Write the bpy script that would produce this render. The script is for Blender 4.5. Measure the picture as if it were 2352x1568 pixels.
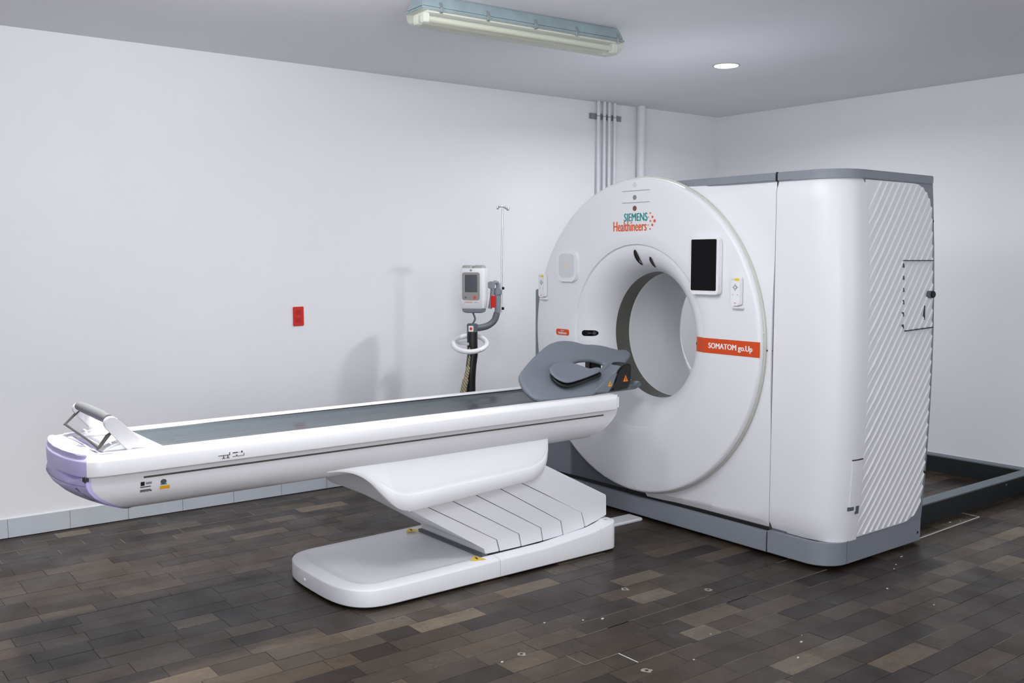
import bpy, bmesh, math, random
from mathutils import Vector, Matrix
random.seed(11)
C = bpy.context.scene
for o in list(bpy.data.objects): bpy.data.objects.remove(o)
COL = C.collection
PI = math.pi

# ------------------------------------------------------------------ camera
CAM = Vector((3.752, -3.750, 1.442)); YAW, PITCH, FPX = 0.9113, 0.0862, 2229.1
fw = Vector((-math.sin(YAW)*math.cos(PITCH), math.cos(YAW)*math.cos(PITCH), -math.sin(PITCH)))
rt = Vector((math.cos(YAW), math.sin(YAW), 0)); up = rt.cross(fw)
cd = bpy.data.cameras.new('camera'); cam = bpy.data.objects.new('camera', cd); COL.objects.link(cam)
cd.sensor_fit = 'HORIZONTAL'; cd.sensor_width = 36; cd.lens = 36*FPX/2352; cd.clip_start = 0.05
M = Matrix((rt, up, -fw)).transposed().to_4x4(); M.translation = CAM
cam.matrix_world = M
C.camera = cam
def project(p):
    q = Vector(p)-CAM; d = q.dot(fw)
    if d < .05: return None
    return (1176+FPX*q.dot(rt)/d, 784-FPX*q.dot(up)/d)

# ------------------------------------------------------------------ light
ZC = 2.595                                   # ceiling height
w = bpy.data.worlds.new('world'); C.world = w; w.use_nodes = True
w.node_tree.nodes['Background'].inputs[0].default_value = (.8, .85, 1, 1)
w.node_tree.nodes['Background'].inputs[1].default_value = .02
def lamp(name, loc, power, size, col=(.97, .985, 1), spread=180):
    ld = bpy.data.lights.new(name, 'AREA'); ld.shape = 'DISK'; ld.size = size; ld.energy = power; ld.color = col
    ld.spread = math.radians(spread)
    o = bpy.data.objects.new(name, ld); COL.objects.link(o); o.location = loc
    return o
lamp('downlight_lamp', (-.17, .93, ZC-.03), 20, .12, spread=165)
# unseen point lamps added near the ceiling; light leaves them to all sides
def ceiling_fill(loc, power, r):
    ld = bpy.data.lights.new('ceiling_fill', 'POINT'); ld.energy = power; ld.shadow_soft_size = r; ld.color = (.97, .985, 1)
    o = bpy.data.objects.new('ceiling_fill', ld); COL.objects.link(o); o.location = loc
ceiling_fill((1.6, -2.1, 2.42), 34, .32); ceiling_fill((.35, -2.35, 2.42), 17, .15); ceiling_fill((.95, -1.5, 2.46), 9, .2)
lamp('downlight_lamp', (-.06, -2.6, ZC-.03), 11, .14, (1, .97, .9), spread=85)
# unseen soft fills added behind and beside the camera; no openings there
def area_fill(loc, yaw, sx, sz, power, col):
    ld = bpy.data.lights.new('unseen_area_fill', 'AREA'); ld.shape = 'RECTANGLE'; ld.size = sx; ld.size_y = sz; ld.energy = power; ld.color = col
    o = bpy.data.objects.new('unseen_area_fill', ld); COL.objects.link(o); o.location = loc; o.rotation_euler = (PI/2, 0, yaw)
area_fill((5.3, -3.4, 1.55), math.radians(66), 2.2, 1.7, 66, (.96, .98, 1))
area_fill((5.3, .3, 1.75), math.radians(94), 1.6, 1.5, 18, (.96, .98, 1))
area_fill((2.6, -6.1, 1.6), math.radians(10), 1.8, 1.6, 15, (.96, .98, 1))
vs = C.view_settings
vs.view_transform = 'Standard'; vs.look = 'None'; vs.gamma = 1; vs.use_curve_mapping = False
vs.exposure = 0.64

# ------------------------------------------------------------------ materials
def srgb(r, g, b):
    f = lambda c: (c/255/12.92) if c/255 <= .04045 else ((c/255+.055)/1.055)**2.4
    return (f(r), f(g), f(b), 1)
def mat(name, col, rough=.5, metal=0, spec=.5, bump=0, bscale=200, var=0, vscale=3, emit=0, coat=0):
    m = bpy.data.materials.new(name); m.use_nodes = True; nt = m.node_tree; b = nt.nodes['Principled BSDF']
    if len(col) == 3: col = (*col, 1)
    b.inputs['Base Color'].default_value = col
    b.inputs['Roughness'].default_value = rough; b.inputs['Metallic'].default_value = metal
    b.inputs['Specular IOR Level'].default_value = spec
    b.inputs['Coat Weight'].default_value = coat
    if emit:
        b.inputs['Emission Color'].default_value = col; b.inputs['Emission Strength'].default_value = emit
    tc = nt.nodes.new('ShaderNodeTexCoord')
    if bump:
        n = nt.nodes.new('ShaderNodeTexNoise'); n.inputs['Scale'].default_value = bscale; n.inputs['Detail'].default_value = 4
        bp = nt.nodes.new('ShaderNodeBump'); bp.inputs['Strength'].default_value = bump; bp.inputs['Distance'].default_value = .002
        nt.links.new(tc.outputs['Object'], n.inputs['Vector']); nt.links.new(n.outputs[0], bp.inputs['Height']); nt.links.new(bp.outputs[0], b.inputs['Normal'])
    if var:
        n = nt.nodes.new('ShaderNodeTexNoise'); n.inputs['Scale'].default_value = vscale; n.inputs['Detail'].default_value = 6
        mr = nt.nodes.new('ShaderNodeMapRange'); mr.inputs[1].default_value = .3; mr.inputs[2].default_value = .7
        mr.inputs[3].default_value = 1-var; mr.inputs[4].default_value = 1+var
        mx = nt.nodes.new('ShaderNodeMix'); mx.data_type = 'RGBA'; mx.blend_type = 'MULTIPLY'; mx.inputs[0].default_value = 1
        mx.inputs[6].default_value = col
        nt.links.new(tc.outputs['Object'], n.inputs['Vector']); nt.links.new(n.outputs[0], mr.inputs[0])
        nt.links.new(mr.outputs[0], mx.inputs[7]); nt.links.new(mx.outputs[2], b.inputs['Base Color'])
    return m
WALL = mat('wall_paint', srgb(233, 233, 237), .75, bump=.25, bscale=60, var=.012, vscale=1.2, spec=.2)
CEIL = mat('ceiling_paint', srgb(232, 232, 236), .8, bump=.15, bscale=50, var=.02, vscale=.9, spec=.2)
WHITE = mat('white_plastic', srgb(231, 231, 235), .38, bump=.05, bscale=600)
WHITE2 = mat('white_plastic_gloss', srgb(235, 235, 238), .28)
LINER = mat('bore_liner', srgb(214, 216, 219), .45)
GREY = mat('grey_plastic', srgb(132, 137, 146), .5, bump=.05, bscale=500)
DGREY = mat('dark_grey_plastic', srgb(92, 97, 104), .5)
BORE = mat('bore_ring_dark', srgb(88, 88, 82), .35)
DSTEEL = mat('dark_steel', srgb(26, 31, 33), .6); STEEL = mat('painted_steel', srgb(104, 113, 119), .55, var=.06, vscale=5)
BLACK = mat('black_plastic', srgb(22, 22, 24), .4)
SEAM = mat('seam_dark', srgb(60, 60, 62), .8)
SEAM2 = mat('seam_soft', srgb(165, 166, 170), .8)
GLASSB = mat('black_screen', srgb(10, 10, 12), .15, spec=.12)
ORANGE = mat('orange_print', srgb(214, 72, 8), .45)
ORTEXT = mat('orange_lettering', srgb(226, 92, 40), .5)
TEAL = mat('teal_lettering', srgb(20, 140, 145), .5)
PAPER = mat('white_print', srgb(242, 240, 240), .5)
YELLOW = mat('yellow_label', srgb(238, 200, 20), .5)
AMBER = mat('amber_label', srgb(240, 170, 20), .5)
PRINTG = mat('grey_print', srgb(70, 72, 76), .6)
RIM = mat('rim_strip', srgb(198, 200, 192), .35)
LAV = mat('purple_lit_plastic', srgb(204, 195, 243), .35)  # purple light on the table end, put into the colour
LAVL = mat('purple_lit_plastic_pale', srgb(198, 192, 234), .35)  # paler step of the same painted purple light
PAD = mat('pad_grey', srgb(104, 114, 122), .13, spec=.7, bump=.02, bscale=90)
FOAM = mat('foam_grey', srgb(118, 125, 134), .6, bump=.12, bscale=250)
RED = mat('red_plastic', srgb(206, 38, 28), .4)
BROWN = mat('sensor_brown', srgb(120, 70, 62), .3)
SENS = mat('sensor_grey', srgb(140, 136, 146), .3)
PIPE = mat('pipe_white', srgb(222, 223, 228), .5, var=.02, vscale=8)
GALV = mat('galvanised', srgb(150, 158, 160), .4, metal=.6)
CHROME = mat('chrome', srgb(205, 205, 200), .2, metal=1)
TEALM = mat('housing_teal_grey', srgb(132, 148, 153), .5, var=.1, vscale=12)
TUBE = mat('lamp_tube', srgb(225, 226, 220), .3)
DIRTW = mat('plaster_white', srgb(200, 202, 200), .9); GLINE = mat('grout_pale', srgb(118, 112, 102), .9, var=.2, vscale=30)
GROUT = mat('grout', srgb(60, 55, 50), .9, var=.2, vscale=6)
SKIRT = mat('baseboard_tile', srgb(190, 195, 203), .4, var=.03, vscale=6)
BUTTON = mat('button_orange_red', srgb(220, 70, 40), .4)
LED = mat('downlight_led', (1, 1, 1, 1), .5, emit=18)

DIFF = mat('clear_diffuser', srgb(226, 227, 218), .2)
nt = DIFF.node_tree; tr = nt.nodes.new('ShaderNodeBsdfTransparent'); tr.inputs[0].default_value = srgb(250, 251, 246)
mxs = nt.nodes.new('ShaderNodeMixShader'); mxs.inputs[0].default_value = .26
nt.links.new(tr.outputs[0], mxs.inputs[1]); nt.links.new(nt.nodes['Principled BSDF'].outputs[0], mxs.inputs[2])
nt.links.new(mxs.outputs[0], nt.nodes['Material Output'].inputs[0])

def tile_material(name, attr):
    m = bpy.data.materials.new(name); m.use_nodes = True; nt = m.node_tree; N = nt.nodes; L = nt.links; b = N['Principled BSDF']
    if attr:
        src = N.new('ShaderNodeAttribute'); src.attribute_name = 'tint'; col = src.outputs['Color']
    else:
        src = N.new('ShaderNodeObjectInfo'); col = src.outputs['Color']
    g = N.new('ShaderNodeNewGeometry')
    n1 = N.new('ShaderNodeTexNoise'); n1.inputs['Scale'].default_value = 9; n1.inputs['Detail'].default_value = 8; n1.inputs['Roughness'].default_value = .65
    n2 = N.new('ShaderNodeTexNoise'); n2.inputs['Scale'].default_value = 60; n2.inputs['Detail'].default_value = 5
    mp = N.new('ShaderNodeMapping'); mp.inputs['Scale'].default_value = (2.2, .9, 1)
    L.new(g.outputs['Position'], mp.inputs[0]); L.new(mp.outputs[0], n1.inputs['Vector']); L.new(g.outputs['Position'], n2.inputs['Vector'])
    r1 = N.new('ShaderNodeMapRange'); r1.inputs[1].default_value = .28; r1.inputs[2].default_value = .72; r1.inputs[3].default_value = .66; r1.inputs[4].default_value = 1.32
    r2 = N.new('ShaderNodeMapRange'); r2.inputs[1].default_value = .3; r2.inputs[2].default_value = .7; r2.inputs[3].default_value = .84; r2.inputs[4].default_value = 1.16
    L.new(n1.outputs[0], r1.inputs[0]); L.new(n2.outputs[0], r2.inputs[0])
    mu = N.new('ShaderNodeMath'); mu.operation = 'MULTIPLY'; L.new(r1.outputs[0], mu.inputs[0]); L.new(r2.outputs[0], mu.inputs[1])
    mx = N.new('ShaderNodeMix'); mx.data_type = 'RGBA'; mx.blend_type = 'MULTIPLY'; mx.inputs[0].default_value = 1
    L.new(col, mx.inputs[6]); L.new(mu.outputs[0], mx.inputs[7]); L.new(mx.outputs[2], b.inputs['Base Color'])
    n3 = N.new('ShaderNodeTexNoise'); n3.inputs['Scale'].default_value = 5; n3.inputs['Detail'].default_value = 6
    L.new(g.outputs['Position'], n3.inputs['Vector'])
    r3 = N.new('ShaderNodeMapRange'); r3.inputs[1].default_value = .3; r3.inputs[2].default_value = .7; r3.inputs[3].default_value = .24; r3.inputs[4].default_value = .46
    L.new(n3.outputs[0], r3.inputs[0]); L.new(r3.outputs[0], b.inputs['Roughness'])
    b.inputs['Specular IOR Level'].default_value = .28
    bp = N.new('ShaderNodeBump'); bp.inputs['Strength'].default_value = .12; bp.inputs['Distance'].default_value = .003
    L.new(n2.outputs[0], bp.inputs['Height']); L.new(bp.outputs[0], b.inputs['Normal'])
    return m
TILE = tile_material('floor_tile', False); TILES = tile_material('floor_tile_far', True)

# ------------------------------------------------------------------ object helpers
ORG = {}
def thing(name, loc, label, cat, group=None):
    o = bpy.data.objects.new(name, None); COL.objects.link(o); o.location = loc; o.empty_display_size = .1
    o['label'] = label; o['category'] = cat
    if group: o['group'] = group
    ORG[o] = Vector(loc); return o
def tag(o, label, cat, group=None):
    o['label'] = label; o['category'] = cat
    if group: o['group'] = group
    return o
def obj(name, bm, m, parent=None, smooth=None, label=None, kind=None):
    """one mesh object; vertices are given in world space"""
    org = ORG.get(parent, Vector((0, 0, 0)))
    for v in bm.verts: v.co -= org
    bmesh.ops.recalc_face_normals(bm, faces=bm.faces[:])
    me = bpy.data.meshes.new(name); bm.to_mesh(me); bm.free()
    return mobj(name, me, m, parent, smooth, label, kind)
def mobj(name, me, m, parent=None, smooth=None, label=None, kind=None):
    me.materials.clear(); me.materials.append(m)
    o = bpy.data.objects.new(name, me); COL.objects.link(o)
    if parent: o.parent = parent
    ORG[o] = ORG.get(parent, Vector((0, 0, 0)))
    if smooth is not None:
        for p in me.polygons: p.use_smooth = True
        me.set_sharp_from_angle(angle=math.radians(smooth))
    if label: o['label'] = label
    if kind: o['kind'] = kind
    return o
def top(o, loc):
    """put the origin of a single-mesh thing at its base"""
    o.data.transform(Matrix.Translation(-Vector(loc))); o.location = loc; return o
def add_poly(bm, pts, d):
    """prism: polygon pts swept by vector d"""
    d = Vector(d); a = [bm.verts.new(p) for p in pts]; c = [bm.verts.new(Vector(p)+d) for p in pts]; n = len(a)
    bm.faces.new(a); bm.faces.new(c[::-1])
    for i in range(n): bm.faces.new((a[i], c[i], c[(i+1) % n], a[(i+1) % n]))
def prism(pts, d, bev=0, seg=2):
    bm = bmesh.new(); add_poly(bm, pts, d)
    if bev: bmesh.ops.bevel(bm, geom=bm.edges[:], offset=bev, segments=seg, affect='EDGES', clamp_overlap=True)
    return bm
def box(x0, x1, y0, y1, z0, z1, bev=0, seg=2, bm=None):
    b2 = bm or bmesh.new(); add_poly(b2, [(x0, y0, z0), (x1, y0, z0), (x1, y1, z0), (x0, y1, z0)], (0, 0, z1-z0))
    if bev and not bm: bmesh.ops.bevel(b2, geom=b2.edges[:], offset=bev, segments=seg, affect='EDGES', clamp_overlap=True)
    return b2
def loft(bm, rings, closed=True, caps=True):
    R = [[bm.verts.new(p) for p in r] for r in rings]; n = len(R[0])
    for a, c in zip(R, R[1:]):
        for i in range(n if closed else n-1):
            j = (i+1) % n; bm.faces.new((a[i], a[j], c[j], c[i]))
    if caps and closed: bm.faces.new(R[0][::-1]); bm.faces.new(R[-1])
    return R
def tube(path, r, n=12, bm=None, caps=True):
    b2 = bm or bmesh.new(); path = [Vector(p) for p in path]; rings = []; last = None
    for i, p in enumerate(path):
        t = (path[min(i+1, len(path)-1)]-path[max(i-1, 0)]).normalized()
        if last is None:
            s = Vector((0, 0, 1)) if abs(t.z) < .9 else Vector((1, 0, 0)); u = t.cross(s).normalized()
        else: u = (last-t*last.dot(t)).normalized()
        last = u; v = t.cross(u); rr = r[i] if isinstance(r, (list, tuple)) else r
        rings.append([p+(u*math.cos(a)+v*math.sin(a))*rr for a in [2*PI*k/n for k in range(n)]])
    loft(b2, rings, True, caps); return b2
def cyl(c, axis, r, h, n=24, bev=0):
    c = Vector(c); axis = Vector(axis).normalized(); bm = tube([c, c+axis*h], r, n)
    if bev: bmesh.ops.bevel(bm, geom=[e for e in bm.edges if len(e.link_faces) == 2 and any(len(f.verts) > 4 for f in e.link_faces)], offset=bev, segments=2, affect='EDGES')
    return bm
def smoothline(pts, n=8):
    """Catmull-Rom through pts"""
    P = [Vector(p) for p in pts]; P = [P[0]*2-P[1]]+P+[P[-1]*2-P[-2]]; out = []
    for i in range(1, len(P)-2):
        for k in range(n):
            t = k/n; a, b_, c, d = P[i-1:i+3]
            out.append(.5*((2*b_)+(c-a)*t+(2*a-5*b_+4*c-d)*t*t+(3*b_-a-3*c+d)*t**3))
    return out+[P[-2]]
def rrect(w, h, r, n=6):
    out = []
    for cx, cy, a0 in ((w/2-r, h/2-r, 0), (-w/2+r, h/2-r, PI/2), (-w/2+r, -h/2+r, PI), (w/2-r, -h/2+r, 1.5*PI)):
        out += [(cx+r*math.cos(a0+PI/2*k/n), cy+r*math.sin(a0+PI/2*k/n)) for k in range(n+1)]
    return out
def plate(c, u, v, pts, t, bev=0):
    """flat plate: 2-D pts in frame (c,u,v), thickness t along u x v"""
    c, u, v = Vector(c), Vector(u), Vector(v); n = u.cross(v)
    return prism([c+u*a+v*b_ for a, b_ in pts], n*t, bev)
def interp(tab, x):
    if x <= tab[0][0]: return tab[0][1]
    for (a, p), (b_, q) in zip(tab, tab[1:]):
        if x <= b_: return p+(q-p)*(x-a)/(b_-a)
    return tab[-1][1]
def sstep(a, b_, x):
    t = min(1, max(0, (x-a)/(b_-a))); return t*t*(3-2*t)
def text(name, s, m, parent, c, u, v, width, height=None, t=.0008, warp=None, bold=0, label=None, shear=0):
    cu = bpy.data.curves.new('lettering', 'FONT'); cu.body = s; cu.extrude = 0; cu.offset = 0; cu.resolution_u = 3; cu.shear = shear
    o = bpy.data.objects.new('lettering', cu); COL.objects.link(o)
    bpy.context.view_layer.update()
    me = bpy.data.meshes.new_from_object(o.evaluated_get(bpy.context.evaluated_depsgraph_get()))
    bpy.data.objects.remove(o); bpy.data.curves.remove(cu)
    xs = [q.co.x for q in me.vertices]; ys = [q.co.y for q in me.vertices]
    x0, x1 = min(xs), max(xs); y0, y1 = min(ys), max(ys); sx = width/(x1-x0); sy = sx if height is None else height/(y1-y0)
    bm = bmesh.new(); bm.from_mesh(me); bpy.data.meshes.remove(me)
    c, u, v = Vector(c), Vector(u), Vector(v); n = u.cross(v)
    base = bm.verts[:]+bm.edges[:]+bm.faces[:]
    for q in bm.verts:
        a, b_ = (q.co.x-(x0+x1)/2)*sx, (q.co.y-(y0+y1)/2)*sy; q.co = c+u*a+v*b_+n*t
    if bold:
        for k in (-1, 1):
            d = bmesh.ops.duplicate(bm, geom=base)['geom']
            for q in d:
                if isinstance(q, bmesh.types.BMVert): q.co += u*(k*bold*height if height else k*bold*.02)+n*(.00012*(k+2))
    bm.normal_update()
    if warp:
        for q in bm.verts: q.co = warp(q.co)
    org = ORG.get(parent, Vector((0, 0, 0)))
    for q in bm.verts: q.co -= org
    me = bpy.data.meshes.new(name); bm.to_mesh(me); bm.free()
    return mobj(name, me, m, parent, None, label)
X, Y, Z = Vector((1, 0, 0)), Vector((0, 1, 0)), Vector((0, 0, 1))

# ================================================================== the room
def structure(o): o['kind'] = 'structure'; return o
XL0, XL1, YB, YF, XR = -1.725, -1.655, 2.60, -6.2, 5.4      # left wall leans very slightly
def wl(y): return XL0+(XL1-XL0)*(y+2.8)/5.4
structure(obj('wall_left', prism([(wl(YF), YF, 0), (wl(YB), YB, 0), (wl(YB)-.12, YB, 0), (wl(YF)-.12, YF, 0)], (0, 0, ZC)), WALL))
structure(obj('wall_back', box(wl(YB)-.12, XR+.12, YB, YB+.12, 0, ZC), WALL))
structure(obj('wall_right', box(XR, XR+.12, YF, YB, 0, ZC), WALL))
structure(obj('wall_front', box(wl(YF)-.12, XR+.12, YF-.12, YF, 0, ZC), WALL))
# ceiling with a round hole for the downlight
DLX, DLY, DLR = -.172, .925, .074
bm = bmesh.new()
hole = [bm.verts.new((DLX+DLR*math.cos(2*PI*k/32), DLY+DLR*math.sin(2*PI*k/32), ZC)) for k in range(32)]
sq = []
for k in range(32):
    a = 2*PI*k/32; q = .12/max(abs(math.cos(a)), abs(math.sin(a))); sq.append(bm.verts.new((DLX+q*math.cos(a), DLY+q*math.sin(a), ZC)))
for k in range(32): bm.faces.new((hole[k], hole[(k+1) % 32], sq[(k+1) % 32], sq[k]))
x0, x1, y0, y1 = -1.95, XR+.12, YF-.12, YB+.12
for a in ((x0, DLX-.12, y0, y1), (DLX+.12, x1, y0, y1), (DLX-.12, DLX+.12, y0, DLY-.12), (DLX-.12, DLX+.12, DLY+.12, y1)):
    bm.faces.new([bm.verts.new((px, py, ZC)) for px, py in ((a[0], a[2]), (a[1], a[2]), (a[1], a[3]), (a[0], a[3]))])
bm.faces.new([bm.verts.new((px, py, ZC+.14)) for px, py in ((x0, y0), (x1, y0), (x1, y1), (x0, y1))])
structure(obj('ceiling', bm, CEIL))

# ---- baseboards of pale tiles
bb = structure(obj('baseboard_left', prism([(wl(YF), YF, 0), (wl(YB), YB, 0), (wl(YB)+.004, YB, 0), (wl(YF)+.004, YF, 0)], (0, 0, .101)), WALL))
y = -5.5
while y < 2.5:
    y1 = min(y+.298, 2.59)
    obj('tile', prism([(wl(y)+.003, y, .001), (wl(y1)+.003, y1, .001), (wl(y1)+.012, y1, .001), (wl(y)+.012, y, .001)], (0, 0, .099), .001, 1), SKIRT, bb); y += .3
bk = structure(obj('baseboard_back', box(wl(YB), XR, YB-.004, YB, 0, .101), WALL))
x = -1.63
while x < 2.6:
    obj('tile', box(x, x+.298, YB-.012, YB-.003, .001, .1, .001, 1), SKIRT, bk); x += .3

# ---- floor: slab and single stone tiles
floor = structure(obj('floor', box(-1.9, XR+.1, YF-.1, YB+.1, -.12, -.0035), GROUT))
PITCHX, X0 = .101, .465
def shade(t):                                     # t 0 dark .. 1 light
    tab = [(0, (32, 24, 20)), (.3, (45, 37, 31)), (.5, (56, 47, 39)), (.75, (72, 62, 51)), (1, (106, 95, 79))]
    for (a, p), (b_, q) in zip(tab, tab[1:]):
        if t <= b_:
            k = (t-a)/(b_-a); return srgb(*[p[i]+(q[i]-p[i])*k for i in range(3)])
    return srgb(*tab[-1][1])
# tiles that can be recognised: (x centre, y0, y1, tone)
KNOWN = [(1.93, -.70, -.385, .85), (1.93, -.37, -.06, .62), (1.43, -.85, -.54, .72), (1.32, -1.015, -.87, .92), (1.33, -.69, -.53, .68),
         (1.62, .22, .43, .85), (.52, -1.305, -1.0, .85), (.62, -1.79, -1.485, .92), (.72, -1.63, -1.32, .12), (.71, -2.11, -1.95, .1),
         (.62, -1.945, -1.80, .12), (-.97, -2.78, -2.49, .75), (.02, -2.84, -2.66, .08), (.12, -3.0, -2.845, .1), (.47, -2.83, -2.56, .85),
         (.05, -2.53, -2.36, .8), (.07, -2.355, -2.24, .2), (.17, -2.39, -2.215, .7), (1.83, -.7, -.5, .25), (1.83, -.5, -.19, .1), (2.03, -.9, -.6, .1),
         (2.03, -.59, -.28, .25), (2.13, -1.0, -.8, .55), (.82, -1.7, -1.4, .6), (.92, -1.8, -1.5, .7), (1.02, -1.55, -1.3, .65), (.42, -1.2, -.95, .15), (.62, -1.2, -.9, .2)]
def tiles():
    out = []
    k0, k1 = int((-1.75-X0)/PITCHX)-1, int((XR-X0)/PITCHX)+1
    for k in range(k0, k1):
        xa = X0+k*PITCHX; xb = xa+PITCHX; xm = (xa+xb)/2
        xa = max(xa, wl(0)+.02)
        if xb-xa < .02: continue
        known = sorted([(a, c, t) for (xc, a, c, t) in KNOWN if abs(xc-xm) < PITCHX/2])
        y = -4.6+random.random()*.3
        cuts = []
        while y < YB-.02:
            nx = [q for q in known if q[0] >= y-1e-6]
            L = random.choice((.3, .3, .3, .26, .21, .16))
            t = min(1, max(0, random.gauss(.46, .2)))
            if nx:
                a, c, tt = nx[0]
                if a-y < .012: cuts.append((y, c, tt)); y = c; continue
                if y+L > a-.1: L = a-y
                if L > .34: L = L/2
            e = min(y+L, YB-.013); cuts.append((y, e, t)); y = y+L
        for a, c, t in cuts: out.append((xa, xb, a, c, t))
    return out
vis, rest = [], []
ALL = tiles()
for tl in ALL:
    xa, xb, ya, yb, t = tl
    q = [project((px, py, 0)) for px, py in ((xa, ya), (xb, ya), (xb, yb), (xa, yb))]
    if any(p is None for p in q): continue
    if max(p[0] for p in q) < -60 or min(p[0] for p in q) > 2412 or min(p[1] for p in q) > 1628: 
        if min(p[0] for p in q) > 3400 or max(p[0] for p in q) < -900 or min(p[1] for p in q) > 2600: continue
        rest.append(tl); continue
    area = abs(sum(q[i][0]*q[(i+1) % 4][1]-q[(i+1) % 4][0]*q[i][1] for i in range(4)))/2
    xm, ym = (xa+xb)/2, (ya+yb)/2
    if (abs(xm) < .3 and -1.85 < ym < -.5) or (-.8 < xm < 1.12 and .15 < ym < .8): area *= .02
    vis.append((area, tl))
vis.sort(key=lambda q: -q[0])
rest += [q[1] for q in vis[290:]]
bm = box(-.5, .5, -.5, .5, -1, 0); bmesh.ops.recalc_face_normals(bm, faces=bm.faces[:])
unit = bpy.data.meshes.new('floor_tile'); bm.to_mesh(unit); bm.free(); unit.materials.append(TILE)
GAP = .0016
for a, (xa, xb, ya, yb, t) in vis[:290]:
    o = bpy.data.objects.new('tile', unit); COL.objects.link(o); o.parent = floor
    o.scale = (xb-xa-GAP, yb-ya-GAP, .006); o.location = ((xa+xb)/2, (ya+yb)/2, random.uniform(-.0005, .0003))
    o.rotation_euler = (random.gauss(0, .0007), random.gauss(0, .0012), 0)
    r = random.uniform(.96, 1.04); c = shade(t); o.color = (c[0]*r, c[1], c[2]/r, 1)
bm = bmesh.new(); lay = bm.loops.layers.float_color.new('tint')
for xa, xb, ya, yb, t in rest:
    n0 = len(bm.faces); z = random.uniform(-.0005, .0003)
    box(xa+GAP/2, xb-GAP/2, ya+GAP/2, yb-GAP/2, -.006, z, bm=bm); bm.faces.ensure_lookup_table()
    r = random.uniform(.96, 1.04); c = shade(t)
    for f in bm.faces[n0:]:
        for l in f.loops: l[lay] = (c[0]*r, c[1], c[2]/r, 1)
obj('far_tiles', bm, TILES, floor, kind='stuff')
# pale grout left standing in some joints, drill holes with dust
def grout_line(xa, ya, xb, yb, wd=.003):
    d = (Vector((xb, yb, 0))-Vector((xa, ya, 0))).normalized(); n = Vector((-d.y, d.x, 0))*wd/2
    a, b_ = Vector((xa, ya, -.001)), Vector((xb, yb, -.001))
    obj('grout_line', prism([a-n, b_-n, b_+n, a+n], (0, 0, .0018)), GLINE if wd < .004 else DIRTW, floor)
for q in [(1.168, .9, 1.150, 1.57, .006), (1.150, 1.57, 1.05, 1.577, .004), (1.14, 1.255, 1.05, 1.26, .003), (1.155, .95, 1.14, 1.5, .003),
          (1.172, -1.5, 1.273, -1.5, .003), (1.273, -1.335, 1.374, -1.335, .004), (1.273, -1.335, 1.273, -1.5, .0025), (1.374, -1.335, 1.374, -1.05, .002), (1.374, -.9, 1.374, -.3, .0016),
          (.97, -1.25, .97, -.75, .0016), (1.071, -1.2, 1.071, -.6, .0018), (1.172, -1.0, 1.172, .1, .0018), (1.273, -.85, 1.273, -.2, .0016),
          ]:
    grout_line(*q)
rj = random.Random(4)
for xa, xb, ya, yb, t in ALL:
    if xb < -1.15 and -3.0 < ya < .6 and rj.random() < .6: grout_line(xa+.004, ya, xb-.004, ya, .0038)
    if xb < -1.3 and -3.0 < ya < -.6 and rj.random() < .35: grout_line(xb, ya+.01, xb, yb-.01, .003)
    if .9 < xa < 2.2 and -1.6 < ya < .9 and rj.random() < .12: grout_line(xa, ya+.01, xa, yb-.01, .0018)
for x, y in ((1.06, -1.62), (.79, -.83), (1.44, -1.36), (1.02, -.55)):
    bm = bmesh.new(); pts = []
    for k in range(14):
        a = 2*PI*k/14; r = random.uniform(.012, .022); pts.append((x+r*math.cos(a), y+r*math.sin(a), 0))
    add_poly(bm, pts, (0, 0, .0008)); hr = obj('dust_ring', bm, mat('dust', srgb(140, 134, 126), .9), floor)
    obj('drill_hole', prism([(x+.007*math.cos(2*PI*k/10), y+.007*math.sin(2*PI*k/10), .0008) for k in range(10)], (0, 0, .0005)), BLACK, hr)
chips = [(1.075, -1.72), (.88, -1.36), (.95, -1.22), (1.48, -1.16), (1.36, -.93), (1.58, -.66), (1.62, -.72), (1.49, .08), (1.36, .35), (1.33, .42), (1.72, .05), (1.13, 1.4), (1.11, 1.33), (1.28, .55), (.99, -1.15), (1.7, -.85)]
for x, y in chips:
    n = random.randint(6, 9); s = random.uniform(.0022, .0055); st = random.uniform(1, 3)
    pts = [(x+s*random.uniform(.3, 1)*math.cos(2*PI*k/n), y+st*s*random.uniform(.3, 1)*math.sin(2*PI*k/n), .0002) for k in range(n)]
    o = obj('plaster_chip', prism(pts, (0, 0, random.uniform(.0015, .004))), DIRTW); top(o, (x, y, .0002))
    tag(o, 'tiny white plaster crumb lying on the brown floor tiles', 'debris', 'plaster crumbs on the floor')

# ================================================================== CT gantry
ZI = 1.015; RD = .853; SX = .985; HT = 1.84
G = thing('ct_gantry', (.15, .45, 0), 'big white CT scanner gantry with round bore on grey plinth', 'scanner')
def bul(p):
    """the right flank of the housing swells a little at mid height"""
    p = Vector(p); k = .035*max(0, 1-((p.z-.95)/.88)**2)*sstep(.868, 1.211, p.x); return Vector((p.x+k, p.y, p.z))
def dpt(r, a, y): return Vector((SX*r*math.cos(a), y, ZI+r*math.sin(a)))
def lathe(prof, n=128, caps=False):
    bm = bmesh.new(); rings = [[dpt(r, 2*PI*k/n, y) for k in range(n)] for r, y in prof]
    loft(bm, rings, True, caps); return bm
def funnel(r):
    if r >= .50: return 0.0
    if r >= .494: return .012*(.50-r)/.006
    u = (.494-r)/.144; return .012+.178*(1-math.sqrt(max(0, 1-u*u)))
prof = [(RD-.02, .10), (RD-.004, .04), (RD, .022), (RD-.002, .009), (RD-.008, .002), (RD-.018, 0)]
prof += [(RD-.018-(RD-.018-.502)*k/6, 0) for k in range(1, 7)]
prof += [(.499, .0015), (.4965, .009), (.494, .012)]
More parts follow.
